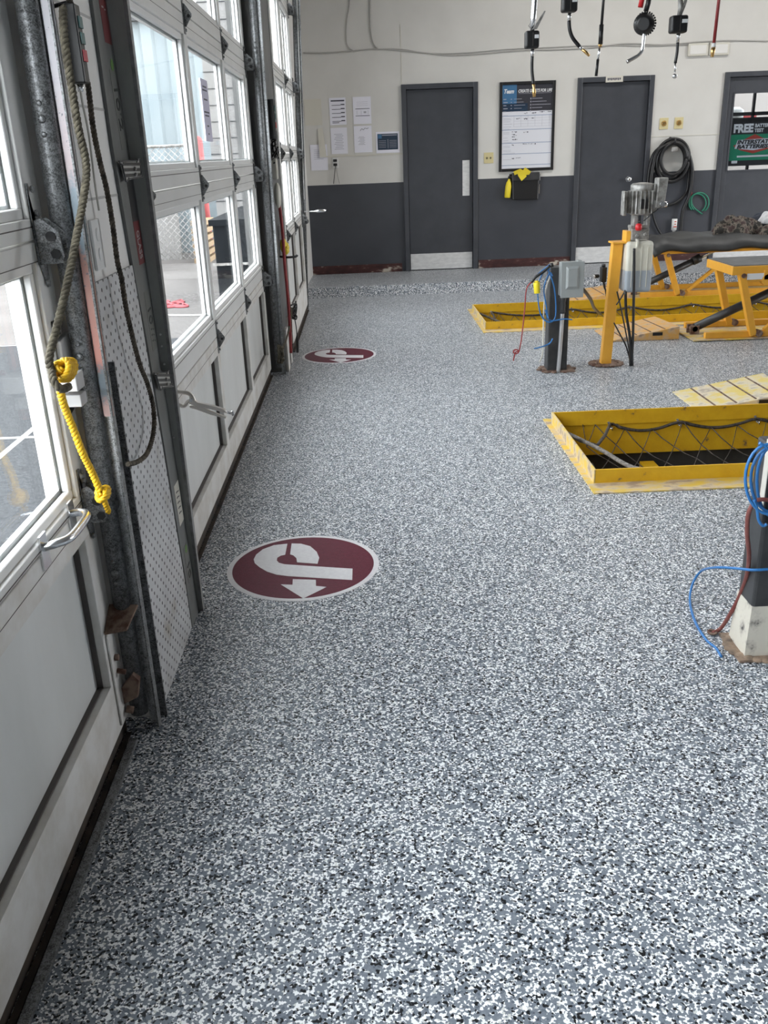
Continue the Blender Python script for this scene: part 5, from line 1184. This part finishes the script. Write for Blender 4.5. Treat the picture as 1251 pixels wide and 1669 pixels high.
b.tube(spline([B(u, v, D-.02) for u, v in ((1126, 322), (1127, 332), (1132, 340), (1144, 349))], 4), .008, 8)
o = b.build('green_tube_loop', M['green'], label='green tubing loop on the wall right of the black hose', cat='tube')
b = MB(); b.ball(B(1125, 315, D-.02), .022, (.8, .7, 1.3)); b.build('red_clip', M['redh'], label='small dark red clip holding the green tubing', cat='clip')
o = thing('aerosol_can', (3.81, 9.75, .5), 'small white canister with printed label seen above the grey cover', 'canister')
b = MB(); q = P(1098, 365, 'y', D-.03); b.cyl((q.x, D-.04, q.z-.07), (q.x, D-.04, q.z+.06), .033, n=18); b.build('can_body', M['whitep'], o); b = MB(); b.cyl((q.x, D-.04, q.z-.14), (q.x, D-.04, q.z-.07), .026, n=16); b.build('metal_neck', M['chrome'], o)
b = MB()
for dz, w in ((.03, .012), (.0, .010), (-.03, .02)): b.box(q.x-w, q.x+w, D-.0745, D-.072, q.z+dz-.006, q.z+dz+.006)
b.build('label_mark', M['signr'], o)
# posters in the glazed door
o = thing('battery_poster', (4.72, D+.045, 1.15), 'green and black battery sign behind the glazed door', 'sign')
yP = D+.050
b = MB(); b.box(4.42, 5.06, yP, yP+.004, 1.14, 1.62); b.build('poster_sheet', M['tapek'], o)
b = MB(); b.box(4.42, 5.02, yP-.001, yP, 1.20, 1.49); b.build('green_field', M['signg'], o)
text('lettering', 'FREE', .125, (4.445, yP-.002, 1.515), (1, 0, 0), (0, 0, 1), M['signw'], o, bold=.006, width=.235)
text('small_lettering', 'BATTERY', .052, (4.70, yP-.002, 1.565), (1, 0, 0), (0, 0, 1), M['signw'], o, bold=.002, width=.20)
text('small_lettering', 'TEST', .052, (4.70, yP-.002, 1.512), (1, 0, 0), (0, 0, 1), M['signw'], o, bold=.002, width=.11)
cxp = 4.71
b = MB(); b.prism([(cxp-.25, yP-.0015, 1.365), (cxp-.10, yP-.0015, 1.445), (cxp+.0, yP-.0015, 1.49), (cxp+.10, yP-.0015, 1.445), (cxp+.25, yP-.0015, 1.385), (cxp+.18, yP-.0015, 1.32), (cxp, yP-.0015, 1.275), (cxp-.16, yP-.0015, 1.315)], (0, .001, 0)); b.build('red_badge', M['signr'], o)
b = MB(); b.prism([(cxp-.23, yP-.0025, 1.335), (cxp-.20, yP-.0025, 1.43), (cxp+.25, yP-.0025, 1.44), (cxp+.21, yP-.0025, 1.34), (cxp+.0, yP-.0025, 1.31)], (0, .001, 0)); b.build('pale_badge', M['wb'], o)
text('badge_lettering', 'INTERSTATE', .060, (cxp-.205, yP-.0035, 1.385), (1, 0, 0), (0, 0, 1), M['tapek'], o, bold=.003, shear=.2, width=.42)
text('badge_lettering', 'BATTERIES', .056, (cxp-.205, yP-.0035, 1.335), (1, 0, 0), (0, 0, 1), M['tapek'], o, bold=.003, shear=.2, width=.38)
b = MB(); b.box(4.52, 4.90, yP-.002, yP-.001, 1.235, 1.255); b.box(4.46, 4.53, yP-.002, yP-.001, 1.17, 1.20); b.build('fine_print', M['signw'], o)
b = MB()
for x in (4.47, 4.75): b.box(x, x+.03, D+.30, D+.33, 1.0, 2.05)
b.box(4.35, 5.3, D+.30, D+.33, 1.70, 1.74); b.box(4.35, 5.3, D+.31, D+.33, 1.62, 1.68); b.build('inner_window_frame', M['black'], label='black window bars in the room behind the glazed door', cat='window frame')
b = MB(); b.box(4.40, 5.3, D+1.5, D+1.55, 1.68, 1.75); b.build('red_band', M['redh'], label='dull red band on the far wall behind the glazed door', cat='trim')
b = MB(); b.lathe((4.78, D+.9, 1.66), [(.09, 0), (.10, .05), (.10, .12), (.04, .16)], (0, 0, 1), 16); b.build('coffee_urn', M['boxg'], label='grey round container seen behind the glazed door', cat='container')

# ================================================================== OUTDOORS
g = MB(); g.box(-40, -.78, -20, 60, -.10, -.03); g.build('ground', M['conc'], kind='structure')
g = MB(); g.box(9.4, 40, -20, 60, -.10, -.03); g.build('ground.001', M['conc'], kind='structure')
g = MB(); g.box(-3.25, -.79, -8, 7.95, -.03, -.015); g.build('sidewalk', M['asph'], kind='structure')
b = MB()
for y in (7.9, 5.0, 2.1, -.8): b.box(-3.25, -1.95, y-.02, y+.02, -.015, -.013)
b.box(-2.05, -2.01, -3, 7.9, -.015, -.0135); b.build('trim_6', M['cmu'], kind='structure')
# pale corrugated building
b = MB(); pts = []
x = -22.0; k = 0
front = []
while x < -2.25: front += [(x, 16.0), (x+.16, 16.0), (x+.20, 15.95), (x+.36, 15.95)]; x += .40
front.append((-2.25, 16.0)); prof = front+[(-2.25, 22), (-22, 22)]
bo = thing('warehouse', (-8, 18, 0), 'pale blue corrugated warehouse outside beyond the yard', 'building')
bm_ = MB(); n = len(prof); bm_.add([(x, y, -.03) for x, y in prof]+[(x, y, 3.45+.16*(x+2.25)/1.0*.5 if False else 3.5) for x, y in prof], [list(range(n))[::-1], [n+i for i in range(n)]]+[(i, (i+1) % n, n+(i+1) % n, n+i) for i in range(n)]); bm_.build('corrugated_wall', M['corr'], bo)
b = MB(); b.box(-22.1, -2.15, 15.85, 22.1, 3.5, 3.62); b.build('roof_edge', M['asph'], bo)
# white block pillar wall, nearer
bo = thing('block_wall', (-2.2, 14, 0), 'white concrete block wall outside right of the warehouse', 'wall')
b = MB(); b.box(-2.02, -1.25, 13.0, 13.3, -.03, 4.5); b.build('wall_body', M['cmu'], bo)
b = MB()
for k in range(18): b.box(-2.02, -1.25, 12.994, 13.0, .2*k+.3, .2*k+.312)
b.build('block_joint', M['asph'], bo)
b = MB(); b.box(-5.6, -2.95, 14.9, 15.0, -.03, 1.35); b.build('yard_wall', M['cmu'], label='low pale wall in front of the warehouse', cat='wall')
# chain link fence
fo = thing('chain_link_fence', (-2.9, 13.6, 0), 'grey chain link fence in front of the warehouse', 'fence')
b = MB(); fx0, fx1, fy = -4.6, -2.35, 13.6
for i in range(26):
    a_ = fx0+i*.09; 
    for s in (1, -1):
        p0 = (a_, fy, .1 if s > 0 else 1.62); e = 1.52; x1_ = min(a_+e, fx1); f_ = (x1_-a_)/e
        if f_ > 0: b.tube([p0, (x1_, fy, p0[2]+s*1.52*f_)], .006, 4)
    for s in (1, -1):
        z_ = i*.06+.1
        p0 = (fx0, fy, z_); L_ = (1.62-z_) if s > 0 else (z_-.1)
        if L_ > 0: b.tube([p0, (fx0+L_, fy, z_+s*L_)], .006, 4)
b.build('wire_mesh', M['alu'], fo)
b = MB()
for x in (fx0, -3.4, fx1): b.cyl((x, fy, -.03), (x, fy, 1.68), .03, n=10)
b.cyl((fx0, fy, 1.64), (fx1, fy, 1.64), .02, n=8); b.build('fence_post', M['alu'], fo)
q = P(322, 230, 'y', 15.2); b = MB(); b.cyl((q.x, 15.2, -.03), (q.x, 15.2, q.z), .075, n=18); b.ball((q.x, 15.2, q.z), .075); b.build('bollard', plain('faded_red_paint', (.30, .05, .05), .6), label='tall faded red bollard outside the middle door', cat='bollard')
bo = thing('dumpster', (-1.3, 11, 0), 'dark grey dumpster outside the middle door', 'dumpster')
b = MB(); b.box(-1.58, -1.0, 9.75, 12.4, .05, .84); b.build('bin', M['dump'], bo, bevel=.02)
b = MB()
for y in (10.2, 10.9, 11.6): b.box(-1.60, -1.56, y, y+.06, .08, .8)
for x in (-1.45, -1.15): b.box(x, x+.05, 9.72, 9.77, .08, .8)
b.box(-1.61, -.97, 9.71, 12.43, .80, .86); b.build('rib', M['dump'], bo)
b = MB(); b.box(-1.61, -.98, 9.715, 9.73, .40, .425); b.build('bright_band', M['alu'], bo)
q = P(322, 378, 'y', 14.2); q2 = P(336, 378, 'y', 14.2); b = MB()
for k in range(6): b.box(q.x-.1, q2.x, 14.2, 15.0, k*.11-.03, k*.11+.04)
b.build('pallet_stack', var('raw_wood', (.22, .14, .07), (.28, .20, .11), 8, .8), label='stack of pale wooden pallets behind the dumpster', cat='pallets')
bb_ = MB(); rr = random.Random(9)
for i in range(4): bb_.tube(spline([(-2.35+rr.uniform(0, .45), 10.05+rr.uniform(-.3, .3), -.02) for _ in range(6)], 5), .010, 5)
bb_.build('red_net', plain('faded_pink_red_netting', (.34, .05, .06), .7), label='faded red netting lying on the yard ground', cat='netting')
b = MB(); b.tube(spline([(-3.0, 9.42, -.02), (-2.3, 9.33, -.02), (-1.7, 9.18, -.02), (-1.0, 9.2, -.02)], 5), .012, 6); b.build('yard_cable', M['gc'], label='thin grey cable lying across the yard concrete', cat='cable')
# power lines
b = MB()
for z, z2 in ((4.6, 4.9), (4.2, 4.35), (3.95, 4.2)): b.tube([(-12, 17, z), (-1, 15, z2)], .012, 4)
b.build('power_line', M['gc'], label='overhead power lines above the warehouse roof', cat='power lines')
